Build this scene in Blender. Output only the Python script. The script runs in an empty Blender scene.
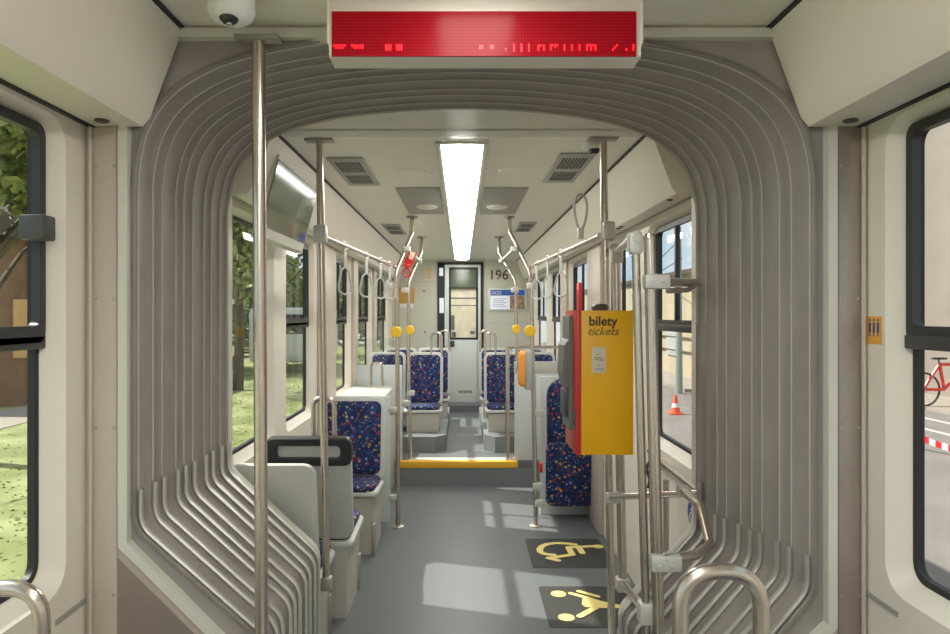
import bpy, bmesh, math, random
from mathutils import Vector, Matrix
random.seed(7)
PI = math.pi
F = 680.0; VX = 462.0; VY = 314.0; EYE = 1.54
sc = bpy.context.scene
COL = sc.collection

def P(px, py, d):
    return Vector(((px - VX) / F * d, d, EYE - (py - VY) / F * d))
def FL(px, py, z=0.0):
    d = (EYE - z) * F / (py - VY)
    return Vector(((px - VX) / F * d, d, z))

# ------------------------------------------------------------ materials
MATS = {}
def mat(name, col, rough=0.5, metal=0.0, noise=0.0, nscale=30.0, bump=0.0, bscale=200.0, emit=None, spec=0.5, coat=0.0):
    m = bpy.data.materials.new(name); m.use_nodes = True
    nt = m.node_tree; b = nt.nodes['Principled BSDF']
    b.inputs['Base Color'].default_value = (*col, 1)
    b.inputs['Roughness'].default_value = rough
    b.inputs['Metallic'].default_value = metal
    b.inputs['Specular IOR Level'].default_value = spec
    b.inputs['Coat Weight'].default_value = coat
    if emit:
        b.inputs['Emission Color'].default_value = (*emit[0], 1)
        b.inputs['Emission Strength'].default_value = emit[1]
    tc = nt.nodes.new('ShaderNodeTexCoord')
    if noise:
        n = nt.nodes.new('ShaderNodeTexNoise'); n.inputs['Scale'].default_value = nscale
        n.inputs['Detail'].default_value = 5
        nt.links.new(tc.outputs['Object'], n.inputs['Vector'])
        r = nt.nodes.new('ShaderNodeMapRange')
        r.inputs['From Min'].default_value = 0.25; r.inputs['From Max'].default_value = 0.75
        r.inputs['To Min'].default_value = 1 - noise; r.inputs['To Max'].default_value = 1 + noise
        nt.links.new(n.outputs['Fac'], r.inputs['Value'])
        v = nt.nodes.new('ShaderNodeVectorMath'); v.operation = 'SCALE'
        v.inputs[0].default_value = col
        nt.links.new(r.outputs['Result'], v.inputs['Scale'])
        nt.links.new(v.outputs['Vector'], b.inputs['Base Color'])
    if bump:
        n2 = nt.nodes.new('ShaderNodeTexNoise'); n2.inputs['Scale'].default_value = bscale
        nt.links.new(tc.outputs['Object'], n2.inputs['Vector'])
        bp = nt.nodes.new('ShaderNodeBump'); bp.inputs['Strength'].default_value = bump
        bp.inputs['Distance'].default_value = 0.002
        nt.links.new(n2.outputs['Fac'], bp.inputs['Height'])
        nt.links.new(bp.outputs['Normal'], b.inputs['Normal'])
    MATS[name] = m
    return m
M = MATS
mat('white_panel', (0.80, 0.755, 0.665), 0.45, noise=0.03, nscale=250, bump=0.15, bscale=500)
mat('ceiling_panel', (0.87, 0.84, 0.76), 0.35, noise=0.02, nscale=6)
mat('reveal_white', (0.68, 0.69, 0.64), 0.4)
mat('frame_trim', (0.66, 0.65, 0.58), 0.45)
mat('pillar_grey', (0.55, 0.475, 0.41), 0.42, noise=0.04, nscale=200)
mat('brushed_alu', (0.37, 0.32, 0.285), 0.38, 0.55, noise=0.06, nscale=60)
mat('steel', (0.62, 0.555, 0.49), 0.26, 0.95, noise=0.03, nscale=20)
mat('steel_rough', (0.52, 0.48, 0.43), 0.42, 0.85)
mat('flange', (0.36, 0.34, 0.31), 0.45, 0.6)
mat('clamp_grey', (0.60, 0.60, 0.57), 0.45, 0.3)
mat('rubber_black', (0.018, 0.018, 0.02), 0.5)
mat('sash_black', (0.03, 0.03, 0.034), 0.4)
mat('fold_rubber', (0.325, 0.295, 0.275), 0.55, noise=0.10, nscale=7, bump=0.2, bscale=300)
mat('seam_alu', (0.55, 0.53, 0.47), 0.5, 0.0)
mat('tube_alu', (0.62, 0.61, 0.57), 0.34, 0.75)
mat('floor_vinyl', (0.128, 0.140, 0.147), 0.40, noise=0.10, nscale=240, bump=0.1)
mat('step_vinyl', (0.17, 0.185, 0.19), 0.5, noise=0.1, nscale=200)
mat('step_yellow', (0.80, 0.44, 0.03), 0.5)
mat('sign_panel', (0.035, 0.035, 0.032), 0.6, noise=0.2, nscale=160)
mat('sign_yellow', (0.80, 0.66, 0.24), 0.55)
mat('seat_shell', (0.56, 0.57, 0.54), 0.42)
mat('pod_beige', (0.50, 0.48, 0.43), 0.5)
mat('handle_black', (0.04, 0.04, 0.042), 0.45)
mat('partition_white', (0.60, 0.64, 0.63), 0.35)
mat('led_housing', (0.74, 0.70, 0.64), 0.4)
mat('led_lit', (0.5, 0.02, 0.02), 0.4, emit=((1.0, 0.005, 0.012), 2.4))
mat('ticket_yellow', (0.95, 0.50, 0.004), 0.4, noise=0.02, nscale=8)
mat('ticket_red', (0.62, 0.035, 0.03), 0.35)
mat('ticket_grey', (0.20, 0.20, 0.19), 0.45)
mat('text_dark', (0.07, 0.05, 0.02), 0.6)
mat('text_grey', (0.16, 0.10, 0.03), 0.6)
mat('label_cream', (0.72, 0.66, 0.52), 0.5)
mat('orange_plastic', (0.86, 0.36, 0.06), 0.4)
mat('grey_plastic', (0.42, 0.43, 0.43), 0.45)
mat('dark_plastic', (0.07, 0.07, 0.07), 0.4)
mat('yellow_disc', (0.88, 0.55, 0.03), 0.4)
mat('vent_metal', (0.42, 0.42, 0.38), 0.5, 0.2)
mat('vent_dark', (0.05, 0.05, 0.05), 0.7)
mat('hatch_grey', (0.36, 0.355, 0.32), 0.5)
mat('cream_paper', (0.66, 0.60, 0.46), 0.6)
mat('orange_sticker', (0.80, 0.42, 0.06), 0.5)
mat('amber_panel', (0.60, 0.33, 0.07), 0.45, noise=0.1, nscale=12)
mat('blue_sign', (0.02, 0.05, 0.32), 0.4)
mat('white_print', (0.8, 0.8, 0.8), 0.5)
mat('red_print', (0.70, 0.03, 0.03), 0.4)
mat('monitor_glass', (0.10, 0.13, 0.075), 0.10, spec=0.4)
mat('dome_smoke', (0.03, 0.03, 0.035), 0.08)
mat('strap_grey', (0.50, 0.50, 0.47), 0.5)
mat('door_white', (0.62, 0.66, 0.66), 0.4)
mat('back_wall', (0.56, 0.55, 0.48), 0.5, noise=0.02, nscale=50)
mat('light_diffuser', (0.9, 0.9, 0.9), 0.4, emit=((1.0, 0.985, 0.92), 13.0))
mat('screen_blue', (0.02, 0.08, 0.30), 0.4, emit=((0.03, 0.10, 0.35), 0.2))
mat('screen_white', (0.6, 0.64, 0.7), 0.4, emit=((0.6, 0.65, 0.75), 0.35))
mat('cab_cream', (0.80, 0.74, 0.56), 0.5, noise=0.15, nscale=9)
mat('screen_photo', (0.35, 0.25, 0.15), 0.4, noise=0.6, nscale=25)
# exterior
mat('asphalt', (0.21, 0.185, 0.175), 0.85, noise=0.15, nscale=1.5)
mat('pavement', (0.34, 0.29, 0.25), 0.85, noise=0.08, nscale=3)
mat('plaster_cream', (0.46, 0.39, 0.28), 0.85, noise=0.04, nscale=2)
mat('plaster_grey', (0.28, 0.24, 0.21), 0.85, noise=0.12, nscale=0.7)
mat('roof_brown', (0.10, 0.07, 0.05), 0.8)
mat('wood_brown', (0.22, 0.12, 0.07), 0.8, noise=0.25, nscale=3)
mat('wood_orange', (0.62, 0.36, 0.16), 0.8, noise=0.1, nscale=3)
mat('bark', (0.10, 0.075, 0.05), 0.9, noise=0.3, nscale=8)
mat('tyre', (0.03, 0.03, 0.03), 0.7)
mat('bike_red', (0.75, 0.06, 0.05), 0.35)
mat('cone_orange', (0.85, 0.12, 0.03), 0.5)
mat('tape_white', (0.8, 0.78, 0.78), 0.5)
mat('car_white', (0.75, 0.75, 0.74), 0.3)
mat('window_dark', (0.06, 0.07, 0.08), 0.15)
mat('lamp_pole_grey', (0.28, 0.33, 0.30), 0.5)
mat('line_white', (0.5, 0.48, 0.45), 0.8)

def led_screen_mat():
    m = mat('led_screen', (0.22, 0.008, 0.012), 0.22, spec=0.10)
    nt = m.node_tree; b = nt.nodes['Principled BSDF']
    tc = nt.nodes.new('ShaderNodeTexCoord'); sp = nt.nodes.new('ShaderNodeSeparateXYZ')
    nt.links.new(tc.outputs['Object'], sp.inputs[0])
    outs = []
    for ax in ('X', 'Z'):
        a = nt.nodes.new('ShaderNodeMath'); a.operation = 'MULTIPLY'; a.inputs[1].default_value = 2 * PI / 0.0075
        nt.links.new(sp.outputs[ax], a.inputs[0])
        s = nt.nodes.new('ShaderNodeMath'); s.operation = 'SINE'; nt.links.new(a.outputs[0], s.inputs[0])
        outs.append(s)
    ad = nt.nodes.new('ShaderNodeMath'); ad.operation = 'ADD'
    nt.links.new(outs[0].outputs[0], ad.inputs[0]); nt.links.new(outs[1].outputs[0], ad.inputs[1])
    cr = nt.nodes.new('ShaderNodeValToRGB')
    cr.color_ramp.elements[0].color = (0.10, 0.004, 0.008, 1)
    cr.color_ramp.elements[1].color = (0.30, 0.008, 0.014, 1)
    mr = nt.nodes.new('ShaderNodeMapRange'); mr.inputs['From Min'].default_value = -2; mr.inputs['From Max'].default_value = 2
    nt.links.new(ad.outputs[0], mr.inputs['Value']); nt.links.new(mr.outputs[0], cr.inputs[0])
    nt.links.new(cr.outputs[0], b.inputs['Base Color'])
    b.inputs['Emission Color'].default_value = (0.5, 0.0, 0.01, 1); b.inputs['Emission Strength'].default_value = 0.16
led_screen_mat()

def fabric_mat():
    m = mat('seat_fabric', (0.02, 0.03, 0.09), 0.85, spec=0.2)
    nt = m.node_tree; b = nt.nodes['Principled BSDF']
    tc = nt.nodes.new('ShaderNodeTexCoord')
    prev = None
    base = nt.nodes.new('ShaderNodeTexNoise'); base.inputs['Scale'].default_value = 25
    nt.links.new(tc.outputs['Object'], base.inputs['Vector'])
    cr0 = nt.nodes.new('ShaderNodeValToRGB')
    cr0.color_ramp.elements[0].position = 0.35; cr0.color_ramp.elements[0].color = (0.010, 0.022, 0.075, 1)
    cr0.color_ramp.elements[1].position = 0.7; cr0.color_ramp.elements[1].color = (0.028, 0.055, 0.16, 1)
    nt.links.new(base.outputs['Fac'], cr0.inputs[0])
    prev = cr0.outputs[0]
    for scale, thr in ((29, 0.28), (49, 0.23)):
        v = nt.nodes.new('ShaderNodeTexVoronoi'); v.inputs['Scale'].default_value = scale
        mp = nt.nodes.new('ShaderNodeMapping'); mp.inputs['Location'].default_value = (scale, 3.3, 1.7)
        nt.links.new(tc.outputs['Object'], mp.inputs[0]); nt.links.new(mp.outputs[0], v.inputs['Vector'])
        lt = nt.nodes.new('ShaderNodeMath'); lt.operation = 'LESS_THAN'; lt.inputs[1].default_value = thr
        nt.links.new(v.outputs['Distance'], lt.inputs[0])
        sp = nt.nodes.new('ShaderNodeSeparateXYZ'); nt.links.new(v.outputs['Color'], sp.inputs[0])
        cr = nt.nodes.new('ShaderNodeValToRGB'); cr.color_ramp.interpolation = 'CONSTANT'
        els = cr.color_ramp.elements
        els[0].position = 0; els[0].color = (0.30, 0.03, 0.05, 1)
        els[1].position = 0.3; els[1].color = (0.50, 0.20, 0.05, 1)
        for p_, c_ in ((0.5, (0.50, 0.38, 0.12, 1)), (0.7, (0.22, 0.28, 0.50, 1)), (0.85, (0.10, 0.16, 0.38, 1))):
            e = els.new(p_); e.color = c_
        nt.links.new(sp.outputs['X'], cr.inputs[0])
        mx = nt.nodes.new('ShaderNodeMix'); mx.data_type = 'RGBA'
        nt.links.new(lt.outputs[0], mx.inputs['Factor'])
        nt.links.new(prev, mx.inputs['A']); nt.links.new(cr.outputs[0], mx.inputs['B'])
        prev = mx.outputs['Result']
    nt.links.new(prev, b.inputs['Base Color'])
fabric_mat()

def glass_mat(name, tint, refl):
    m = bpy.data.materials.new(name); m.use_nodes = True
    nt = m.node_tree; nt.nodes.clear()
    o = nt.nodes.new('ShaderNodeOutputMaterial'); mx = nt.nodes.new('ShaderNodeMixShader')
    t = nt.nodes.new('ShaderNodeBsdfTransparent'); g = nt.nodes.new('ShaderNodeBsdfGlossy')
    t.inputs[0].default_value = (*tint, 1); g.inputs['Roughness'].default_value = 0.02
    lw = nt.nodes.new('ShaderNodeLayerWeight'); lw.inputs['Blend'].default_value = 0.5
    pw = nt.nodes.new('ShaderNodeMath'); pw.operation = 'POWER'; pw.inputs[1].default_value = 4.0
    ml = nt.nodes.new('ShaderNodeMath'); ml.operation = 'MULTIPLY_ADD'; ml.inputs[1].default_value = refl; ml.inputs[2].default_value = 0.02
    nt.links.new(lw.outputs['Facing'], pw.inputs[0]); nt.links.new(pw.outputs[0], ml.inputs[0])
    nt.links.new(ml.outputs[0], mx.inputs[0]); nt.links.new(t.outputs[0], mx.inputs[1])
    nt.links.new(g.outputs[0], mx.inputs[2]); nt.links.new(mx.outputs[0], o.inputs[0])
    MATS[name] = m
glass_mat('glass', (0.93, 0.95, 0.93), 0.28)
glass_mat('clear_screen', (0.93, 0.96, 0.95), 0.35)

def leaf_mat(name, c1, c2):
    m = mat(name, c1, 0.6); nt = m.node_tree; b = nt.nodes['Principled BSDF']
    tc = nt.nodes.new('ShaderNodeTexCoord'); n = nt.nodes.new('ShaderNodeTexNoise'); n.inputs['Scale'].default_value = 6
    nt.links.new(tc.outputs['Object'], n.inputs['Vector'])
    cr = nt.nodes.new('ShaderNodeValToRGB')
    cr.color_ramp.elements[0].position = 0.4; cr.color_ramp.elements[0].color = (*c1, 1)
    cr.color_ramp.elements[1].position = 0.62; cr.color_ramp.elements[1].color = (*c2, 1)
    nt.links.new(n.outputs['Fac'], cr.inputs[0]); nt.links.new(cr.outputs[0], b.inputs['Base Color'])
    b.inputs['Transmission Weight'].default_value = 0.0
leaf_mat('leaves', (0.11, 0.16, 0.035), (0.34, 0.38, 0.11))
leaf_mat('leaves_dark', (0.07, 0.13, 0.03), (0.22, 0.30, 0.07))
leaf_mat('grass', (0.19, 0.225, 0.065), (0.34, 0.355, 0.15))
M['grass'].node_tree.nodes['Noise Texture'].inputs['Scale'].default_value = 1.2

# ------------------------------------------------------------ mesh building
class MB:
    def __init__(s): s.bm = bmesh.new()
    def box(s, lo, hi, bev=0.0, rot=None, seg=2):
        lo = Vector(lo); hi = Vector(hi); c = (lo + hi) / 2; d = hi - lo
        r = bmesh.ops.create_cube(s.bm, size=1.0, matrix=Matrix.Diagonal((abs(d.x), abs(d.y), abs(d.z), 1)))
        vs = r['verts']
        if bev > 0:
            es = list({e for v in vs for e in v.link_edges})
            rb = bmesh.ops.bevel(s.bm, geom=es, offset=bev, segments=seg, affect='EDGES', profile=0.5)
            vs = list({v for f in rb['faces'] for v in f.verts} | {v for v in vs if v.is_valid})
        mt = Matrix.Translation(c) @ (rot.to_4x4() if rot is not None else Matrix.Identity(4))
        bmesh.ops.transform(s.bm, matrix=mt, verts=vs)
        return s
    def loop_skin(s, loops, closed=True, caps=False):
        rows = [[s.bm.verts.new(p) for p in L] for L in loops]
        n = len(rows[0])
        for a, b in zip(rows, rows[1:]):
            for i in range(n if closed else n - 1):
                j = (i + 1) % n
                try: s.bm.faces.new((a[i], a[j], b[j], b[i]))
                except ValueError: pass
        if caps:
            s.bm.faces.new(rows[0][::-1]); s.bm.faces.new(rows[-1])
        return s
    def tube(s, pts, r, seg=10, closed=False, caps=True):
        pts = [Vector(p) for p in pts]; n = len(pts)
        def tan(i):
            if closed: return (pts[(i+1) % n] - pts[i-1]).normalized()
            if i == 0: return (pts[1]-pts[0]).normalized()
            if i == n-1: return (pts[-1]-pts[-2]).normalized()
            return ((pts[i+1]-pts[i]).normalized() + (pts[i]-pts[i-1]).normalized()).normalized()
        t = tan(0); up = Vector((0, 0, 1)) if abs(t.z) < 0.9 else Vector((0, 1, 0))
        u = t.cross(up).normalized(); loops = []
        for i in range(n):
            t = tan(i); u = (u - t * u.dot(t)).normalized(); v = t.cross(u)
            rr = r[i] if isinstance(r, (list, tuple)) else r
            loops.append([pts[i] + (u * math.cos(a) + v * math.sin(a)) * rr for a in [2*PI*k/seg for k in range(seg)]])
        if closed: loops.append(loops[0])
        s.loop_skin(loops, True, caps and not closed)
        if closed: bmesh.ops.remove_doubles(s.bm, verts=s.bm.verts, dist=1e-6)
        return s
    def cyl(s, a, b, r, seg=16):
        return s.tube([a, b], r, seg)
    def lathe(s, prof, center=(0, 0, 0), seg=24, rot=None):
        c = Vector(center); loops = []
        for (r, z) in prof:
            L = []
            for k in range(seg):
                a = 2*PI*k/seg; p = Vector((max(r, 1e-4)*math.cos(a), max(r, 1e-4)*math.sin(a), z))
                if rot is not None: p = rot @ p
                L.append(c + p)
            loops.append(L)
        return s.loop_skin(loops, True, True)
    def prism(s, poly, vec):
        vec = Vector(vec); a = [s.bm.verts.new(Vector(p)) for p in poly]; b = [s.bm.verts.new(Vector(p) + vec) for p in poly]
        n = len(a)
        s.bm.faces.new(a[::-1]); s.bm.faces.new(b)
        for i in range(n): s.bm.faces.new((a[i], a[(i+1) % n], b[(i+1) % n], b[i]))
        return s
    def face(s, pts):
        s.bm.faces.new([s.bm.verts.new(Vector(p)) for p in pts]); return s
    def rslab(s, w, h, t, rad, mtx, bev=0.004, n=5):
        """rounded rectangle slab in local XZ, thickness along Y, soft edges"""
        def loop(inset, y):
            L = []; r = max(rad - inset, 0.001)
            for cx, cz, a0 in ((w/2-rad, h/2-rad, 0), (-w/2+rad, h/2-rad, 90), (-w/2+rad, -h/2+rad, 180), (w/2-rad, -h/2+rad, 270)):
                for k in range(n+1):
                    a = math.radians(a0 + 90*k/n)
                    L.append(mtx @ Vector((cx + r*math.cos(a), y, cz + r*math.sin(a))))
            return L
        b = min(bev, t/2)
        return s.loop_skin([loop(b, -t/2), loop(b*0.3, -t/2+b*0.3), loop(0, -t/2+b), loop(0, t/2-b), loop(b*0.3, t/2-b*0.3), loop(b, t/2)], True, True)

ORG = {}
def build(mb, name, material, parent=None, smooth=True, origin=None, label=None, angle=35):
    bm = mb.bm
    bmesh.ops.recalc_face_normals(bm, faces=bm.faces)
    if parent is None and origin is None:
        xs = [v.co for v in bm.verts]
        origin = Vector(((min(v.x for v in xs)+max(v.x for v in xs))/2, (min(v.y for v in xs)+max(v.y for v in xs))/2, min(v.z for v in xs)))
    org = ORG[parent.name] if parent is not None else Vector(origin)
    bmesh.ops.translate(bm, vec=-org, verts=bm.verts)
    me = bpy.data.meshes.new(name); 
    if smooth:
        for f in bm.faces: f.smooth = True
        lim = math.radians(angle)
        for e in bm.edges:
            if len(e.link_faces) != 2 or e.calc_face_angle(0) > lim: e.smooth = False
    bm.to_mesh(me); bm.free()
    me.materials.append(M[material])
    o = bpy.data.objects.new(name, me); COL.objects.link(o)
    if parent is not None: o.parent = parent
    else: o.location = org
    ORG[o.name] = org
    if label: o['label'] = label
    return o
def tag(o, label, cat, group=None, kind=None):
    o['label'] = label; o['category'] = cat
    if group: o['group'] = group
    if kind: o['kind'] = kind
    return o
def thing(name, loc, label, cat, group=None):
    o = bpy.data.objects.new(name, None); o.empty_display_size = 0.1; COL.objects.link(o); o.location = loc
    ORG[o.name] = Vector(loc)
    return tag(o, label, cat, group)
def struct(mb, name, material, **k):
    o = build(mb, name, material, **k); o['kind'] = 'structure'; return o
def struct_empty(name, loc):
    o = bpy.data.objects.new(name, None); COL.objects.link(o); o.location = loc; ORG[o.name] = Vector(loc); o['kind'] = 'structure'; return o
def copy_tree(o, loc=None, rz=None, label=None, group=None, parent=None):
    c = o.copy(); COL.objects.link(c)
    if parent is not None: c.parent = parent
    if loc is not None: c.location = loc
    if rz is not None: c.rotation_euler = (0, 0, rz)
    if label: c['label'] = label
    if group: c['group'] = group
    for ch in list(o.children): copy_tree(ch, parent=c)
    return c

def fillet(pts, r, n=5):
    pts = [Vector(p) for p in pts]; out = [pts[0]]
    for i in range(1, len(pts)-1):
        a, b, c = pts[i-1], pts[i], pts[i+1]
        u = (a-b); v = (c-b); lu, lv = u.length, v.length; u.normalize(); v.normalize()
        ang = u.angle(v)
        if ang > PI - 0.02: out.append(b); continue
        d = min(r / math.tan(ang/2), lu*0.49, lv*0.49)
        p0 = b + u*d; p1 = b + v*d
        for k in range(n+1):
            t = k/n
            out.append(p0*(1-t)**2 + b*2*t*(1-t) + p1*t*t)
    out.append(pts[-1]); return out

def text_mesh(s, size, mtx, depth=0.001, bold=0.0, shear=0.0, align='CENTER'):
    cu = bpy.data.curves.new('t', 'FONT'); cu.body = s; cu.size = size; cu.extrude = depth; cu.offset = bold; cu.shear = shear
    cu.align_x = align; cu.align_y = 'CENTER'
    o = bpy.data.objects.new('t', cu); COL.objects.link(o)
    dg = bpy.context.evaluated_depsgraph_get(); me = bpy.data.meshes.new_from_object(o.evaluated_get(dg))
    bpy.data.objects.remove(o); bpy.data.curves.remove(cu)
    me.transform(mtx)
    mb = MB(); mb.bm.from_mesh(me); bpy.data.meshes.remove(me)
    return mb
FRONT = Matrix(((1, 0, 0, 0), (0, 0, -1, 0), (0, 1, 0, 0), (0, 0, 0, 1)))   # text plane XY -> XZ facing -Y
def front_at(p): return Matrix.Translation(p) @ FRONT

# ------------------------------------------------------------ setting: shells
NC = 0.036          # lateral offset of the near car
CZ = EYE + 0.76     # ceiling height
CX = 0.776          # ceiling half width
COVX, COVZ = 0.86, EYE + 0.495
HZ = 0.215          # high floor
YB = 9.6            # rear wall
S1 = 6.1            # step position
YN = 1.80           # near car end
YF = 2.79           # far car begins
WIN_Z0, WIN_Z1, BAR_Z = 0.905, 1.985, 1.505

fl = MB(); fl.box((-1.08, -4.0, -0.06), (1.15, YN+0.1, 0)); fl.box((-0.57, YN+0.1, -0.06), (0.60, YF, 0)); fl.box((-1.10, YF, -0.06), (1.10, S1, 0))
struct(fl, 'floor', 'floor_vinyl', smooth=False)
fh = MB(); fh.box((-1.10, S1, -0.06), (1.10, YB, HZ)); fh.box((-0.25, 9.22, HZ), (0.25, YB, 0.30))
struct(fh, 'floor', 'floor_vinyl', smooth=False)
st = MB(); st.box((-0.56, S1-0.012, HZ-0.055), (0.50, S1+0.06, HZ+0.004), 0.003)
struct(st, 'trim_1', 'step_yellow')
st = MB(); st.box((-0.985, S1-0.006, 0.0), (0.985, S1, HZ-0.055)); struct(st, 'trim_63', 'step_vinyl', smooth=False)
st = MB(); st.box((-0.48, S1+0.06, HZ), (0.44, S1+0.16, HZ+0.003))
struct(st, 'trim_2', 'frame_trim', smooth=False)
ce = MB(); ce.box((-CX+NC, -4.0, CZ), (CX+NC, YN, CZ+0.03)); struct(ce, 'ceiling', 'ceiling_panel', smooth=False)
ce = MB(); ce.box((-CX, 2.90, CZ), (CX, YB, CZ+0.03)); struct(ce, 'ceiling', 'ceiling_panel', smooth=False)
rf = MB(); rf.box((-1.14+NC, -4.05, CZ+0.12), (1.14+NC, YN+0.02, CZ+0.16)); struct(rf, 'ceiling', 'white_panel', smooth=False)
rf = MB(); rf.box((-1.12, 2.78, CZ+0.12), (1.12, YB+0.05, CZ+0.16)); struct(rf, 'ceiling', 'white_panel', smooth=False)

def cove(s, cx, y0, y1, caps, idx, wx=1.04, gx=0.965):
    mb = MB()
    prof = [(CX, CZ-0.012), (COVX, COVZ+0.025), (COVX+0.02, COVZ), (wx, COVZ), (wx, CZ+0.10), (CX+0.012, CZ+0.10), (CX+0.012, CZ-0.012)]
    L0 = [Vector((cx + s*x, y0, z)) for x, z in prof]; L1 = [Vector((cx + s*x, y1, z)) for x, z in prof]
    mb.loop_skin([L0, L1], True, True)
    struct(mb, 'trim_%d' % idx, 'white_panel', angle=20)
    g = MB(); g.box((cx+s*(CX-0.002)-0.005, y0, CZ-0.010), (cx+s*(CX-0.002)+0.005, y1, CZ+0.001))
    struct(g, 'trim_%d' % (idx+20), 'rubber_black', smooth=False)
    g2 = MB(); g2.box((cx+s*gx-0.008, y0+0.0, COVZ-0.004), (cx+s*gx+0.008, y1, COVZ+0.002))
    struct(g2, 'trim_%d' % (idx+30), 'rubber_black' if wx > 1.05 else 'hatch_grey', smooth=False)
cove(-1, NC, -4.0, YN-0.002, 1, 3, 1.07, 1.012); cove(1, NC, -4.0, YN-0.002, 1, 4, 1.07, 1.012)
cove(-1, 0, YF, YB, 1, 5); cove(1, 0, YF, YB, 1, 6)

def rr_loop(y0, y1, z0, z1, r, n=4):
    L = []
    for cy, cz, a0 in ((y1-r, z1-r, 0), (y0+r, z1-r, 90), (y0+r, z0+r, 180), (y1-r, z0+r, 270)):
        for k in range(n+1):
            a = math.radians(a0+90*k/n); L.append((cy + r*math.cos(a), cz + r*math.sin(a)))
    return L
WALLX = 1.03
def side_wall(s, cx, y0, y1, wins, name, zbot=-0.06, zin=COVZ):
    """inner skin with bevelled reveals + outer skin; wins = [(y0,y1,z0,z1)]"""
    mb = MB(); xi = cx + s*WALLX; xm = cx + s*(WALLX+0.045); xo = cx + s*(WALLX+0.068)
    wins = sorted(wins); cuts = [y0]
    for a, b in zip(wins, wins[1:]): cuts.append((a[1]+b[0])/2)
    cuts.append(y1)
    if not wins: 
        mb.box((min(xi, xo), y0, zbot), (max(xi, xo), y1, CZ+0.12)); return struct(mb, name, 'white_panel', smooth=False)
    zt = CZ + 0.12
    for (w, c0, c1) in zip(wins, cuts, cuts[1:]):
        wy0, wy1, wz0, wz1 = w; n = 4
        outl = rr_loop(wy0-0.035, wy1+0.035, wz0-0.035, wz1+0.02, 0.07, n)
        midl = rr_loop(wy0, wy1, wz0, wz1, 0.045, n)
        corners = [(c1, zt), (c0, zt), (c0, zbot), (c1, zbot)]
        for x, L in ((xi, outl), (xo, midl)):
            vs = [mb.bm.verts.new((x, a, b)) for a, b in L]; cv = [mb.bm.verts.new((x, a, b)) for a, b in corners]
            for q in range(4):
                for k in range(n):
                    mb.bm.faces.new((cv[q], vs[q*(n+1)+k], vs[q*(n+1)+k+1]))
                mb.bm.faces.new((cv[q], vs[q*(n+1)+n], vs[((q+1) % 4)*(n+1)], cv[(q+1) % 4]))
        mb.loop_skin([[Vector((xi, a, b)) for a, b in outl], [Vector((xm, a, b)) for a, b in midl], [Vector((xo, a, b)) for a, b in midl]], True)
    for yy in (y0, y1):
        mb.face([(xi, yy, zbot), (xo, yy, zbot), (xo, yy, zt), (xi, yy, zt)])
    bmesh.ops.remove_doubles(mb.bm, verts=mb.bm.verts, dist=1e-5)
    return struct(mb, name, 'white_panel', angle=25)

WN = [0]
def ring_bar(mb, x0, x1, L1, L2):
    """frame ring between loops L1 (outer) and L2 (inner) from x0 to x1"""
    mb.loop_skin([[Vector((x0, a, b)) for a, b in L1], [Vector((x0, a, b)) for a, b in L2], [Vector((x1, a, b)) for a, b in L2], [Vector((x1, a, b)) for a, b in L1], [Vector((x0, a, b)) for a, b in L1]], True)
def window(s, cx, y0, y1, z0=WIN_Z0, z1=WIN_Z1, bar=True, mull=None, latch=False, nopane=False):
    WN[0] += 1
    root = struct_empty('window_%d' % WN[0], (cx+s*(WALLX+0.05), (y0+y1)/2, z0))
    xa = cx+s*(WALLX+0.047); xb = cx+s*(WALLX+0.065)
    mb = MB(); ring_bar(mb, xa, xb, rr_loop(y0-0.002, y1+0.002, z0-0.002, z1+0.002, 0.045), rr_loop(y0+0.016, y1-0.016, z0+0.016, z1-0.016, 0.035))
    build(mb, 'window_gasket', 'rubber_black', root)
    g = MB(); xg = cx+s*(WALLX+0.057); g.box((xg-0.003, y0+0.010, z0+0.010), (xg+0.003, y1-0.010, z1-0.010))
    build(g, 'pane', 'glass', root, smooth=False)
    if bar:
        xs0 = cx+s*(WALLX+0.028); xs1 = cx+s*(WALLX+0.050)
        mb = MB(); ring_bar(mb, xs0, xs1, rr_loop(y0+0.002, y1-0.002, BAR_Z-0.035, z1-0.002, 0.03), rr_loop(y0+0.024, y1-0.024, BAR_Z+0.006, z1-0.026, 0.02))
        sash = build(mb, 'opening_sash', 'sash_black', root)
        mb = MB(); mb.box((min(xs0, xs1)-0.004, y0+0.0, BAR_Z-0.05), (max(xs0, xs1), y1, BAR_Z-0.016), 0.004)
        build(mb, 'crossbar', 'sash_black', root)
        if mull:
            mb = MB(); mb.box((min(xs0, xs1), mull-0.012, BAR_Z), (max(xs0, xs1), mull+0.012, z1-0.015), 0.003)
            build(mb, 'mullion', 'sash_black', root)
        if latch:
            mb = MB(); xx = cx+s*(WALLX-0.012)
            mb.box((min(xx, xs1), y1-0.075, 1.715), (max(xx, xs1), y1-0.025, 1.775), 0.006)
            mb.box((min(xx+s*0.02, xs0), y1-0.03, 1.72), (max(xx+s*0.02, xs1), y1-0.006, 1.77), 0.006)
            build(mb, 'latch', 'dark_plastic', sash)
    return root

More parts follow.
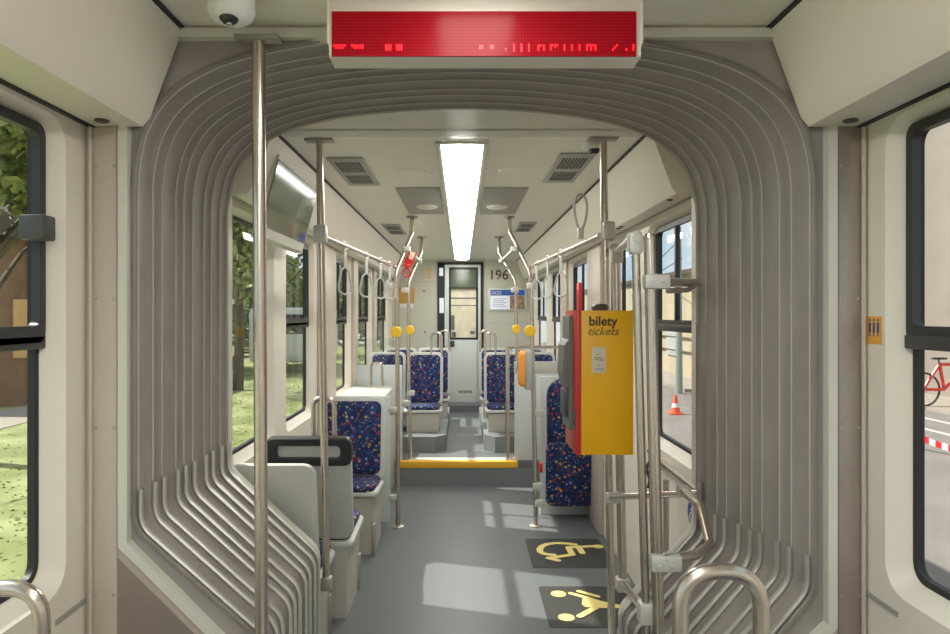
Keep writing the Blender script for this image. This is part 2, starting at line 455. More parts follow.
nearL = [(0.25, 1.672, 0.885, 2.005), (-1.45, -0.1, 0.90, 1.995), (-3.2, -1.8, 0.9, 1.995)]
nearR = [(0.25, 1.678, 0.885, 2.005), (-1.45, -0.1, 0.90, 1.995), (-3.2, -1.8, 0.9, 1.995)]
farL = [(2.88, 3.53), (3.84, 4.50), (5.28, 5.98), (6.35, 7.35), (7.75, 9.0)]
farR = [(2.88, 3.58), (3.98, 4.62), (5.30, 6.20), (6.72, 7.62), (7.95, 9.1)]
side_wall(-1, NC, -4.0, YN+0.02, nearL, 'wall_left'); side_wall(1, NC, -4.0, YN+0.02, nearR, 'wall_right')
for k, w in enumerate(nearL): window(-1, NC, *w, latch=True)
for k, w in enumerate(nearR): window(1, NC, *w)
WALLX = 0.985
side_wall(-1, 0, YF-0.02, YB, [(a, b, WIN_Z0, WIN_Z1) for a, b in farL], 'wall_left')
side_wall(1, 0, YF-0.02, YB, [(a, b, WIN_Z0, WIN_Z1) for a, b in farR], 'wall_right')
for k, w in enumerate(farL): window(-1, 0, *w, bar=(k > 0), mull=(w[0]+w[1])/2 if k > 1 else None)
for k, w in enumerate(farR): window(1, 0, *w, mull=(3.235 if k == 0 else (w[0]+w[1])/2))
mb = MB(); mb.box((-1.13+NC, -4.06, -0.06), (1.13+NC, -4.0, CZ+0.12)); struct(mb, 'wall_front', 'white_panel', smooth=False)
mb = MB(); mb.box((-1.09, YB, -0.06), (1.09, YB+0.06, CZ+0.12)); struct(mb, 'wall_back', 'back_wall', smooth=False)

# grey pilasters between far windows
k = 7
for s, spans in ((-1, [(4.62, 5.18, 'pillar_grey'), (6.05, 6.28, 'pillar_grey'), (7.45, 7.65, 'pillar_grey')]), (1, [(4.72, 5.2, 'pillar_grey'), (6.28, 6.64, 'pillar_grey')])):
    for a, b, m_ in spans:
        mb = MB(); x0, x1 = sorted((s*(WALLX-0.028), s*(WALLX+0.001))); mb.box((x0, a, 0.0 if b < S1 else HZ), (x1, b, COVZ-0.002), 0.006)
        struct(mb, 'trim_%d' % k, m_); k += 1

# ------------------------------------------------------------ gangway profile
ARCH = [(0.0, 0.0), (0.135, 0.003), (0.27, 0.012), (0.40, 0.026), (0.50, 0.043), (0.60, 0.068), (0.68, 0.10), (0.75, 0.145), (0.80, 0.195), (0.835, 0.26), (0.853, 0.33), (0.86, 0.40)]
ZT = EYE + 0.752
def smooth_arch():
    pts = [Vector((x, 0, -d)) for x, d in ARCH]; out = []
    for i in range(len(pts)-1):
        p0 = pts[max(i-1, 0)] if i > 0 else Vector((-pts[1].x, 0, pts[1].z)); p1 = pts[i]; p2 = pts[i+1]; p3 = pts[i+2] if i+2 < len(pts) else p2 + Vector((0, 0, -0.08))
        for q in range(3):
            t = q/3
            out.append(0.5*((2*p1) + (p2-p0)*t + (2*p0-5*p1+4*p2-p3)*t*t + (3*p1-p0-3*p2+p3)*t**3))
    out.append(pts[-1]); return [(v.x, v.z) for v in out]
SA = smooth_arch()
def cxd(y):
    t = (y-1.8)/(2.48-1.8); return 0.034*(1-max(0, min(1, t)))
BL, BR = 0.97, 0.80      # bend heights left / right
LOWL, LOWR = 0.53, 0.585
ZL, ZR = 0.665, 0.45     # lower bend heights
def bry(y): return 0.80 - 0.05*max(0, min(1, (y-1.8)/0.68))
def lower_pts(side, y=1.8):
    if side < 0: return [(-LOWL, 0.0), (-LOWL, ZL), (-0.86, BL)]
    return [(LOWR, 0.0), (LOWR, ZR), (0.86, bry(y))]
def profile(y, off=0.0, cx=None, sx=1.0, dz=0.0):
    c = cxd(y) if cx is None else cx
    L = fillet([(x, 0, z) for x, z in lower_pts(-1)] + [(-0.86, 0, 1.5)], 0.09, 5)
    R = fillet([(x, 0, z) for x, z in lower_pts(1, y)] + [(0.86, 0, 1.5)], 0.09, 5)
    pts = [(p.x, p.z) for p in L] + [(-x, ZT+z) for x, z in SA[::-1]] + [(x, ZT+z) for x, z in SA[1:]] + [(p.x, p.z) for p in R[::-1]]
    n = len(pts); out = []
    for i, (x, z) in enumerate(pts):
        a = pts[max(i-1, 0)]; b = pts[min(i+1, n-1)]
        t = Vector((b[0]-a[0], b[1]-a[1])).normalized(); nx, nz = -t.y, t.x      # outward (left of travel going up the left side)
        w_ = 1 + 0.055*(1-max(0, min(1, (y-1.8)/0.68)))
        out.append(Vector((c + (x*w_ + nx*off)*sx, y, z + nz*off + dz)))
    return out
RINGS = [1.83 + 0.0722*i + (0, .010, -.006, .012, -.004, -.010, .008, -.002, .006, 0)[i] for i in range(10)]
bel = thing('bellows', (0, 2.15, 0), 'grey folded rubber bellows tunnel joining the two tram cars', 'bellows')
edges = [YN+0.0] + RINGS + [2.50]
for i in range(len(edges)-1):
    a, b = edges[i], edges[i+1]; loops = []
    for t in [0, .06, .16, .3, .5, .7, .84, .94, 1]:
        o_ = 0.009*math.sin(PI*t)**0.5 if t not in (0, 1) else 0
        loops.append(profile(a + (b-a)*t, o_))
    mb = MB(); mb.loop_skin(loops, False)
    r_in = len(loops)
    build(mb, 'fold', 'fold_rubber', bel, angle=60)
for i, y in enumerate(RINGS):
    pr = profile(y, -0.002)
    up = [p for p in pr if p.z > (1.0 if p.x < 0 else 0.79)]
    mb = MB(); mb.tube(up, 0.0021, 6)
    build(mb, 'seam', 'seam_alu', bel)
    c = cxd(y)
    w_ = 1 + 0.055*(1-max(0, min(1, (y-1.8)/0.68)))
    L = fillet([(c-LOWL*w_+0.006, y, 0.02), (c-LOWL*w_+0.006, y, ZL), (c-0.86*w_+0.008, y, BL), (c-0.86*w_+0.008, y, 1.07)], 0.075, 6)
    R = fillet([(c+LOWR*w_-0.006, y, 0.02), (c+LOWR*w_-0.006, y, ZR), (c+0.86*w_-0.008, y, bry(y)), (c+0.86*w_-0.008, y, bry(y)+0.095)], 0.075, 6)
    for pts in (L, R):
        mb = MB(); mb.tube(pts, 0.0082, 8); build(mb, 'edge_tube', 'tube_alu', bel)
# flat rubber corners closing the arch against the near car's end frame
for s in (-1, 1):
    pr = profile(YN+0.012, 0.0)
    mb = MB(); cx_ = cxd(YN)
    full = profile(YN+0.012, 0.0); fullB = profile(YN+0.012, 0.17)
    idx = [k_ for k_, p in enumerate(full) if (p.x - cxd(YN))*s >= 0]
    arch = [full[k_] for k_ in idx]
    outer = [Vector((max(cx_-0.97, min(cx_+0.97, fullB[k_].x)), fullB[k_].y, min(fullB[k_].z, 2.325))) for k_ in idx]
    mb.loop_skin([arch, outer, [q + Vector((0, 0.01, 0)) for q in outer], [q + Vector((0, 0.01, 0)) for q in arch], arch], False)
    build(mb, 'corner_sheet', 'fold_rubber', bel, smooth=False)

def frame_plate(y, t, opening, cx, name, material, ztop=CZ+0.12, xw=1.03+0.09):
    """plate around an opening; opening runs bottom-left ... bottom-right"""
    outer = []
    for p in opening:
        outer.append(p)
    poly = [Vector((cx-xw, y, -0.06)), Vector((cx-xw, y, ztop)), Vector((cx+xw, y, ztop)), Vector((cx+xw, y, -0.06))] + [Vector((p[0], y, p[1])) for p in opening[::-1]]
    mb = MB(); mb.prism(poly, (0, t, 0))
    return struct(mb, name, material, smooth=False)
# near car end wall: pale opening frame + grey metal panel
OPL = [(-0.88, 0.0), (-0.88, 0.0)]
xl, xr = (130-VX)*0.00265, (825-VX)*0.00265
zl, zr = EYE-(541-VY)*0.00265, EYE-(622-VY)*0.00265
opening = [(-0.545+NC, -0.06), (-0.545+NC, zl-(-0.545+NC-xl)*1.0), (xl, zl), (xl, EYE+0.727), (xr, EYE+0.727), (xr, zr), (0.60+NC, zr-(xr-0.60-NC)*0.93), (0.60+NC, -0.06)]
def grow(op, g):
    r = [(op[0][0]-g, op[0][1]), (op[1][0]-g, op[1][1]-g*0.41), (op[2][0]-g, op[2][1]-g*0.41), (op[3][0]-g, op[3][1]+g),
         (op[4][0]+g, op[4][1]+g), (op[5][0]+g, op[5][1]-g*0.41), (op[6][0]+g, op[6][1]-g*0.41), (op[7][0]+g, op[7][1])]
    return r
big = grow(opening, 0.024)
frame_plate(YN-0.004, 0.03, big, NC, 'wall_end', 'pillar_grey')
mb = MB(); A = [Vector((x, YN-0.016, z)) for x, z in opening]; B = [Vector((x, YN-0.016, z)) for x, z in big]
off = Vector((0, 0.05, 0))
mb.loop_skin([A, B, [p+off for p in B], [p+off for p in A], A], False)
struct(mb, 'trim_40', 'frame_trim', smooth=False)
# metal cover strips with screws beside the frame
for s, x0, x1, idx in ((-1, (91-VX)*0.00262, (119-VX)*0.00265, 41), (1, (836-VX)*0.00265, (862-VX)*0.00263, 43)):
    zb = 0.0
    mb = MB(); mb.box((x0, YN-0.010, zb), (x1, YN-0.004, COVZ-0.003), 0.002); struct(mb, 'trim_%d' % idx, 'brushed_alu' if s > 0 else 'pillar_grey')
    mb = MB(); xa = (86.5-VX)*0.0026 if s < 0 else (868-VX)*0.0026
    mb.tube([(xa, YN-0.014, 0), (xa, YN-0.014, COVZ-0.003)], 0.006, 8); struct(mb, 'trim_%d' % (idx+1), 'pillar_grey')
    mb = MB()
    for z in (0.35, 0.8, 1.24, 1.58, 1.93):
        for x in (x0+0.008, x1-0.008):
            mb.lathe([(0.0045, 0), (0.004, 0.002), (0.0, 0.003)], (x, YN-0.010, z), 8, Matrix.Rotation(PI/2, 3, 'X'))
    struct(mb, 'trim_%d' % (idx+5), 'steel_rough')
pl_ = [P(116, 556, YN-0.004), P(116, 760, YN-0.004), P(322, 760, YN-0.004)]
mb = MB(); mb.prism(pl_, (0, -0.004, 0)); struct(mb, 'trim_55', 'brushed_alu', smooth=False)
# far car: lining of the opening and end wall
lo0 = profile(2.495, 0.0, 0.0)
def rectify(p, y):
    if p.z <= 1.89:
        sc_ = 1.10
        return Vector((p.x*sc_, y, p.z if p.z > EYE else EYE-(EYE-p.z)*sc_))
    sg = 1 if p.x >= 0 else -1; ax = abs(p.x); zc = CZ-0.003
    if ax < 0.60: return Vector((p.x, y, zc))
    if ax < 0.80: return Vector((sg*(0.60+(ax-0.60)/0.20*0.346), y, zc))
    f_ = (p.z-1.89)/(ZT-0.195-1.89); return Vector((sg*0.946, y, 1.89+(zc-1.89)*max(0, min(1, f_))))
def slim(p, y):
    q = rectify(p, y); r = rectify(p, y)
    if p.z <= EYE: return Vector((p.x*1.012, y, EYE-(EYE-p.z)*1.012))
    if p.z <= 1.89: return Vector((p.x*1.012, y, p.z))
    return q
lo1 = [rectify(p, 2.79) for p in lo0]
mb = MB(); mb.loop_skin([lo0, [slim(p, 2.52) for p in lo0], lo1], False)
hdr0 = [q for p, q in zip(lo0, lo1) if q.z > CZ-0.01 and abs(q.x) < 0.80]
mb.loop_skin([hdr0, [Vector((p.x, 2.905, p.z)) for p in hdr0]], False)
struct(mb, 'trim_50', 'frame_trim', angle=30)
mb = MB()
poly = [Vector((-1.08, 2.79, -0.06)), Vector((-1.08, 2.79, CZ+0.12)), Vector((1.08, 2.79, CZ+0.12)), Vector((1.08, 2.79, -0.06))] + lo1[::-1]
mb.prism(poly, (0, 0.012, 0)); struct(mb, 'wall_end', 'frame_trim', smooth=False)
mb = MB()   # outer weather cover of the gangway
cov = profile(1.80, 0.15, 0.02); mb.loop_skin([[Vector((p.x, 1.81, p.z)) for p in cov], [Vector((p.x, 2.80, p.z)) for p in cov]], False)
struct(mb, 'wall_gangway', 'rubber_black')

# ------------------------------------------------------------ ceiling lights, vents, hatches
def strip_light(cx, y0, y1, label):
    t = thing('ceiling_light', (cx, (y0+y1)/2, CZ-0.002), label, 'light')
    mb = MB(); w = 0.094; fw = 0.118
    for a, b in ((-fw, -w), (w, fw)): mb.box((cx+a, y0, CZ-0.014), (cx+b, y1, CZ-0.001), 0.002)
    mb.box((cx-fw, y0-0.02, CZ-0.014), (cx+fw, y0, CZ-0.001), 0.002); mb.box((cx-fw, y1, CZ-0.014), (cx+fw, y1+0.02, CZ-0.001), 0.002)
    build(mb, 'light_frame', 'frame_trim', t)
    mb = MB(); L = []
    for y in (y0, y1):
        L.append([Vector((cx - w + 2*w*k/10, y, CZ-0.008-0.020*math.sin(PI*k/10))) for k in range(11)] + [Vector((cx+w, y, CZ-0.002)), Vector((cx-w, y, CZ-0.002))])
    mb.loop_skin(L, True, True); build(mb, 'diffuser', 'light_diffuser', t)
strip_light(0.0, 3.0, 9.3, 'long white light strip running down the middle of the far ceiling')
strip_light(NC, -3.8, 1.48, 'white light strip on the ceiling over the near car')

def cquad(px, py):   # point on the ceiling plane
    d = (CZ-EYE)*F/(VY-py); return ((px-VX)/F*d, d)
def vent(x0, x1, y0, y1, label, group):
    t = thing('ceiling_vent', ((x0+x1)/2, (y0+y1)/2, CZ-0.001), label, 'vent', group)
    mb = MB(); mb.box((x0, y0, CZ-0.010), (x1, y1, CZ-0.0005), 0.003); build(mb, 'vent_plate', 'vent_metal', t)
    w = x1-x0; h = y1-y0
    for (fa, fb) in ((0.10, 0.45), (0.56, 0.90)):
        mb = MB()
        ny = 6; nx = 8
        for i in range(nx):
            for j in range(ny):
                a = x0 + w*(0.14+0.72*(i+0.5)/nx); b = y0 + h*(fa+(fb-fa)*(j+0.5)/ny)
                mb.box((a-w*0.03, b-h*(fb-fa)*0.34/ny, CZ-0.0112), (a+w*0.03, b+h*(fb-fa)*0.34/ny, CZ-0.0095))
        build(mb, 'grille', 'vent_dark', t, smooth=False)
vg = 'perforated ceiling vents of the far car'
vent(-0.66, -0.48, 3.29, 3.98, 'nearest perforated ceiling vent left of the light strip, behind the ceiling pole', vg)
vent(0.46, 0.635, 3.20, 3.89, 'nearest perforated ceiling vent right of the light strip, beside the dome camera', vg)
vent(-0.68, -0.52, 5.74, 6.43, 'far small ceiling vent on the left beyond the grey hatch', vg)
vent(0.475, 0.62, 5.6, 6.23, 'far small bluish ceiling vent on the right beyond the grey hatch', vg)
for s, lab in ((-1, 'square grey ceiling hatch left of the light strip'), (1, 'square grey ceiling hatch right of the light strip')):
    t = thing('ceiling_hatch', (s*0.26, 4.6, CZ-0.001), lab, 'hatch', 'grey ceiling hatches')
    xa, xb = sorted((s*0.135, s*0.40))
    mb = MB(); mb.box((xa, 4.08, CZ-0.009), (xb, 5.12, CZ-0.0005), 0.003); build(mb, 'hatch_plate', 'hatch_grey', t)
    mb = MB(); mb.lathe([(0.075, 0.0), (0.075, -0.006), (0.06, -0.014), (0.0, -0.016)], (s*0.245, 4.75, CZ-0.008), 24)
    build(mb, 'speaker_disc', 'ceiling_panel', t)
    mb = MB(); mb.lathe([(0.07, 0.0), (0.07, -0.003), (0.06, -0.006), (0.0, -0.006)], (s*0.26, 3.62, CZ), 28)
    tag(build(mb, 'ceiling_disc', 'ceiling_panel'), 'flat round white disc on the ceiling, %s of the light strip' % ('left' if s < 0 else 'right'), 'ceiling disc', 'round ceiling discs')

# ------------------------------------------------------------ dome cameras
def dome(c, r, label, q=1.0):
    t = thing('dome_camera', c, label, 'camera', 'dome cameras')
    mb = MB(); mb.lathe([(r*0.95, 0), (r*1.0, -r*0.3*q), (r*1.02, -r*0.9*q), (r*0.96, -r*1.08*q), (r*0.78, -r*1.3*q), (r*0.45, -r*1.42*q), (0, -r*1.44*q)], c, 32)
    build(mb, 'housing', 'white_print', t)
    cc = Vector(c) + Vector((0.0, -r*0.30, -r*1.12*q))
    mb = MB(); mb.lathe([(0, -r*0.5), (r*0.26, -r*0.43), (r*0.42, -r*0.28), (r*0.5, 0), (r*0.36, r*0.15)], cc, 20)
    e = build(mb, 'dome', 'dome_smoke', t)
    mb = MB(); mb.lathe([(0.0, -r*0.56), (r*0.12, -r*0.52), (r*0.13, -r*0.45)], cc + Vector((0, -r*0.05, 0.0)), 12)
    build(mb, 'lens', 'steel_rough', e)
dome((-0.542, 1.60, CZ-0.0005), 0.053, 'white dome security camera on the near ceiling left of the red display')
dome((0.585, 3.02, CZ-0.0005), 0.055, 'white dome security camera on the far ceiling behind the right ceiling pole', 0.45)

# small oval spotlights in the near coves, bolts
for s, px in ((-1, 103), (1, 845)):
    c = Vector((NC + s*0.955, 1.735, COVZ))
    mb = MB(); mb.lathe([(0.017, 0), (0.018, -0.004), (0.012, -0.006), (0, -0.004)], c, 20)
    tag(build(mb, 'recessed_spotlight', 'dark_plastic'), 'small round black spotlight under the %s luggage panel' % ('left' if s < 0 else 'right'), 'spotlight', 'black spotlights under the cove panels')
for i, (x_, y_) in enumerate(((0.90, 2.94), (0.90, 3.84), (0.90, 3.92))):
    mb = MB(); mb.lathe([(0.012, 0), (0.013, -0.004), (0.008, -0.006), (0, -0.004)], (x_, y_, COVZ), 16)
    tag(build(mb, 'recessed_spotlight', 'dark_plastic'), ['tiny black spotlight under the right cove close to the bellows', 'nearer tiny black spotlight of the pair above the right window pillar', 'farther tiny black spotlight of the pair above the right window pillar'][i], 'spotlight', 'black spotlights under the cove panels')

# ------------------------------------------------------------ LED display
D = 1.60; kx = D/F
led = thing('led_display', P(484, 40, D), 'long white destination display with red dot matrix screen hanging overhead', 'display')
xa, xb = (329-VX)*kx, (641-VX)*kx
zb, zt_ = EYE+0.605, CZ-0.001
prof = [(0.0, zb+0.004), (0.004, zb), (0.075, zb), (0.085, zb+0.01), (0.085, zt_), (0.006, zt_), (0.006, EYE+(VY-9)*kx), (0.0, EYE+(VY-12)*kx-0.004)]
mb = MB()
mb.loop_skin([[Vector((x_, D+a, b)) for a, b in prof] for x_ in (xa, xb)], True, True)
build(mb, 'housing', 'led_housing', led, smooth=False)
for x_ in (xa-0.004, xb-0.0):
    mb = MB(); mb.box((x_, D-0.006, zb+0.03), (x_+0.004, D+0.09, zt_), 0.001); build(mb, 'end_cap', 'led_housing', led)
z0s, z1s = EYE+(VY-56.5)*kx, EYE+(VY-12)*kx
mb = MB(); mb.box(((332-VX)*kx, D-0.004, z0s), ((636-VX)*kx, D+0.004, z1s)); scr = build(mb, 'screen', 'led_screen', led, smooth=False)
mb = MB()
px0 = 332.0; pitch = 2.0
rows = [46.0, 48.2, 50.4]
def dots(xs, ys):
    for x_ in xs:
        for y_ in ys:
            c = P(x_, y_, D-0.0045); q = 0.0016
            mb.box((c.x-q, D-0.0052, c.z-q*1.3), (c.x+q, D-0.004, c.z+q*1.3))
def rng(a, b): 
    r = []; 
    while a <= b: r.append(a); a += 2.2
    return r
dots(rng(334, 346), [45.5]); dots(rng(336, 344), [47.7]); dots(rng(352, 365), [45.5]); dots(rng(354, 363), [47.7]); dots([334], [45.5])
for a in (386, 397): dots(rng(a, a+4.5), [45.2, 47.2, 49.2])
dots([480, 482], [46, 48]); dots([491, 493], [46, 48]); dots([506], [49]); 
for a in (514, 521.5, 529): dots([a], [44.5, 46.6, 48.7, 50.8])
dots([538.5, 540.5, 544], [45.5]); dots([538.5, 544], [47.5, 49.5])
dots([551, 553, 555.5, 557.5], [45.0]); dots([551], [47, 49.2]); dots([555.5], [47])
for a in (564.5, 572, 579.5): dots([a], [45.2, 47.2, 49.4])
dots([587, 589, 591, 593.2, 595.5], [45.2]); dots([587, 591, 595.5], [47.2, 49.4])
dots([613], [49.4]); dots([615], [47.2]); dots([617], [45.2]); dots([626.5], [49.4]); dots([633.5], [45, 47.2, 49.4])
build(mb, 'lit_dots', 'led_lit', scr, smooth=False)

# ------------------------------------------------------------ poles
def flange(mb, p, r=0.045, h=0.008):
    mb.lathe([(r, 0), (r, -h), (r*0.45, -h-0.004), (0.0, -h-0.004)], p, 24)
# foreground left pole
t = thing('grab_pole', FL(262, 700), 'thick steel grab pole in the left foreground, in front of the bellows', 'pole')
top = P(258.5, 40, 1.765); bot = Vector((-0.516, 1.765, 0.0))
mb = MB(); mb.tube([top, bot], 0.0170, 16); build(mb, 'tube', 'steel', t)
mb = MB(); mb.box((top.x-0.057, top.y-0.024, top.z-0.004), (top.x+0.057, YN-0.018, top.z+0.008), 0.002); build(mb, 'top_plate', 'flange', t)
mb = MB(); mb.lathe([(0.0, 0.012), (0.035, 0.012), (0.045, 0.0)], bot, 20); build(mb, 'base_flange', 'steel_rough', t)
# left ceiling pole
t = thing('grab_pole', (-0.60, 3.0, 0.3), 'steel ceiling pole rising beside the grey seat backs, left rail clamped to it', 'pole', 'ceiling poles carrying the handrails')
p0 = Vector((-0.62, 2.96, CZ)); p1 = P(326.5, 590, 2.96)
mb = MB(); mb.tube([p0 - Vector((0, 0, 0.005)), p1], 0.0165, 14); build(mb, 'tube', 'steel', t)
mb = MB(); mb.box((p0.x-0.062, p0.y-0.03, CZ-0.010), (p0.x+0.062, p0.y+0.03, CZ-0.0005), 0.002); build(mb, 'top_plate', 'flange', t)
mb = MB(); cp = P(320.5, 234, 2.96); mb.box(cp-Vector((0.028, 0.026, 0.038)), cp+Vector((0.028, 0.026, 0.038)), 0.008); build(mb, 'clamp', 'clamp_grey', t)
mb = MB(); mb.box(p1+Vector((-0.30, -0.012, 0.0)), p1+Vector((0.02, 0.012, 0.022)), 0.004); mb.box(p1+Vector((-0.022, -0.02, 0)), p1+Vector((0.022, 0.02, 0.06)), 0.005); build(mb, 'foot_bracket', 'steel_rough', t)
# right ceiling pole
t = thing('grab_pole', (0.64, 2.93, 0.0), 'steel ceiling pole standing behind the yellow ticket machine', 'pole', 'ceiling poles carrying the handrails')
p0 = Vector((0.608, 2.93, CZ)); p1 = Vector((0.648, 2.93, 0.0))
mb = MB(); mb.tube([p0 - Vector((0, 0, 0.005)), p1], 0.0165, 14); build(mb, 'tube', 'steel', t)
mb = MB(); mb.box((p0.x-0.062, p0.y-0.03, CZ-0.010), (p0.x+0.062, p0.y+0.03, CZ-0.0005), 0.002); build(mb, 'top_plate', 'flange', t)
mb = MB(); cp = P(608, 231, 2.93); mb.box(cp-Vector((0.026, 0.026, 0.040)), cp+Vector((0.026, 0.026, 0.040)), 0.008)
for dx in (-0.018, 0.018):
    for dz in (-0.028, 0.028): mb.lathe([(0.006, 0), (0.005, 0.004), (0, 0.005)], cp+Vector((dx, -0.026, dz)), 8, Matrix.Rotation(PI/2, 3, 'X'))
build(mb, 'clamp', 'clamp_grey', t)
# handrails
railL = [Vector((-0.615, 2.99, 1.882)), Vector((-0.49, 5.02, 1.885))]
railR = [Vector((0.605, 2.97, 1.882)), Vector((0.50, 5.02, 1.885))]
for pts, lab in ((railL, 'left steel handrail running back from the left ceiling pole'), (railR, 'right steel handrail running back from the right ceiling pole')):
    mb = MB(); mb.tube(pts, 0.0135, 12); tag(build(mb, 'handrail', 'steel'), lab, 'handrail', 'overhead handrails')
# bent poles at the middle doors and at the step
def bent(ptspx, d0, dtop, base_z, label, disc, dpx, clamps, group):
    pts = []
    n = len(ptspx)
    for i, (a, b) in enumerate(ptspx):
        tt = max(0.0, 1 - i/2.0); pts.append(P(a, b, d0 + (dtop-d0)*tt))
    pts[0].z = CZ-0.002
    bx = P(ptspx[-1][0], 0, d0).x; pts.append(Vector((bx, d0, base_z)))
    t = thing('grab_pole', pts[-1], label, 'pole', group)
    mb = MB(); mb.tube(fillet(pts, 0.12, 4), 0.0165, 12); build(mb, 'tube', 'steel', t)
    mb = MB(); flange(mb, pts[0]); build(mb, 'top_flange', 'flange', t)
    mb = MB(); mb.lathe([(0.045, 0), (0.045, 0.006), (0.02, 0.012)], pts[-1], 20); build(mb, 'base_flange', 'steel_rough', t)
    for cpx, cpy in clamps:
        c = P(cpx, cpy, d0); mb = MB(); mb.box(c-Vector((0.045, 0.025, 0.024)), c+Vector((0.025, 0.025, 0.024)), 0.007); build(mb, 'clamp', 'clamp_grey', t)
    if disc:
        c = P(dpx[0], dpx[1], d0); c.y -= 0.02
        mb = MB(); mb.lathe([(0.0, -0.007), (0.036, -0.007), (0.040, -0.003), (0.042, 0.007), (0.0, 0.010)], c, 28, Matrix.Rotation(-PI/2, 3, 'X'))
        tag(build(mb, 'stop_button', 'yellow_disc'), dpx[2], 'button', 'round yellow discs on the poles')
g = 'bent grab poles flanking the aisle'
bent([(412, 217), (411.3, 235), (396, 272), (397, 300), (398, 500)], 4.92, 5.3, 0.0, 'nearer left bent grab pole standing on the low floor beside the white partition', True, (396.5, 332, 'yellow disc on the nearer left grab pole'), [(393, 411), (390, 286)], g)
bent([(421.7, 237.6), (420.7, 254), (409, 281), (408.4, 349), (410.5, 455)], 6.22, 6.7, HZ, 'farther left bent grab pole standing at the yellow step edge', True, (410, 330, 'yellow disc on the farther left grab pole'), [(408, 403), (412, 393), (406, 290)], g)
bent([(509, 216), (510.5, 233), (529.5, 272), (531.5, 300), (535.5, 500)], 4.94, 5.3, 0.0, 'nearer right bent grab pole carrying the orange ticket validator', True, (529.8, 331, 'yellow disc on the nearer right grab pole'), [(541, 413), (533, 286), (539, 486), (541, 503)], g)
bent([(499, 237.3), (499.8, 254), (515.5, 281), (516.8, 349), (517, 440)], 6.24, 6.7, HZ, 'farther right bent grab pole before the white partition', True, (516, 329, 'yellow disc on the farther right grab pole'), [(516, 290)], g)
# cross braces between the bent poles
for pts, lab in (([P(407, 249, 5.02), P(419.5, 261, 6.32)], 'slanted steel brace joining the two left bent poles'), ([P(514, 249, 5.02), P(501.5, 261, 6.32)], 'slanted steel brace joining the two right bent poles')):
    mb = MB(); mb.tube(pts, 0.012, 10)
    for q in pts: mb.box(q-Vector((0.024, 0.024, 0.02)), q+Vector((0.024, 0.024, 0.02)), 0.006)
    tag(build(mb, 'pole_brace', 'clamp_grey'), lab, 'brace', 'braces between bent poles')
# red tag hanging between left poles
t = thing('emergency_hammer', P(408, 262, 5.1), 'red emergency hammer with pale label hung on the left pole brace', 'hammer')
c = P(410, 258, 5.08); ry = Matrix.Rotation(math.radians(24), 3, 'Y')
mb = MB(); mb.box(c+Vector((-0.03, -0.008, -0.055)), c+Vector((0.035, 0.008, 0.05)), 0.004, ry); build(mb, 'back_plate', 'red_print', t)
mb = MB(); c2 = c+Vector((0.012, -0.011, 0.014)); mb.box(c2+Vector((-0.018, -0.003, -0.028)), c2+Vector((0.018, 0.002, 0.028)), 0.002, ry); build(mb, 'label_plate', 'label_cream', t)
mb = MB(); c3 = P(407, 271, 5.05); mb.tube([c3+Vector((0.025*math.cos(a), 0, 0.034*math.sin(a)-0.01)) for a in [2*PI*k/14 for k in range(14)]], 0.007, 8, closed=True)
mb.box(c3+Vector((-0.028, -0.01, 0.03)), c3+Vector((0.03, 0.01, 0.052)), 0.005); build(mb, 'hammer_handle', 'red_print', t)

# ------------------------------------------------------------ right door-side tubing
R3 = (636.5, 2.55); R4x = 651.5
t = thing('screen_post', (0.56, 2.0, 0.0), 'steel post right beside the yellow ticket machine with a grey elbow head', 'post', 'steel posts by the ticket machine')
a = P(635.5, 250, 2.0); b = P(646, 612, 2.0); b2 = Vector((a.x+(b.x-a.x)*(a.z/(a.z-b.z)), 2.0, 0.0))
mb = MB(); mb.tube([a, b2], 0.0125, 14); build(mb, 'tube', 'steel', t)
mb = MB(); h = P(635, 243, 2.0); mb.rslab(0.042, 0.072, 0.038, 0.018, Matrix.Translation(h), 0.01)
mb.lathe([(0.014, 0), (0.013, 0.004), (0.0, 0.005)], h+Vector((0, -0.019, 0.012)), 16, Matrix.Rotation(PI/2, 3, 'X')); build(mb, 'elbow_head', 'clamp_grey', t)
t = thing('screen_post', (0.68, 2.96, 0.0), 'steel post behind the ticket machine ending in a slanted foot tube', 'post', 'steel posts by the ticket machine')
a2 = P(616, 262, 2.98); c_ = P(623.5, 584, 2.86); a2.y = 3.03; c_.y = 3.03; a2 = P(616, 262, 3.03); c_ = P(622.5, 584, 3.03)
mb = MB(); mb.tube([a2, c_], 0.020, 14); build(mb, 'tube', 'steel', t)
mb = MB(); h2 = P(616.5, 254, 3.03); mb.rslab(0.055, 0.09, 0.045, 0.022, Matrix.Translation(h2), 0.01); build(mb, 'elbow_head', 'clamp_grey', t)
mb = MB(); mb.box(c_-Vector((0.03, 0.03, 0.03)), c_+Vector((0.03, 0.03, 0.03)), 0.010); build(mb, 'clamp', 'clamp_grey', t)
fe = P(646.5, 612, 2.0)
mb = MB(); mb.tube([c_, fe+Vector((0, 0.02, 0))], 0.015, 12); build(mb, 'foot_tube', 'steel', t)
mb = MB(); mb.box(fe-Vector((0.024, 0.02, 0.034)), fe+Vector((0.024, 0.026, 0.03)), 0.008); build(mb, 'foot_clamp', 'clamp_grey', t)
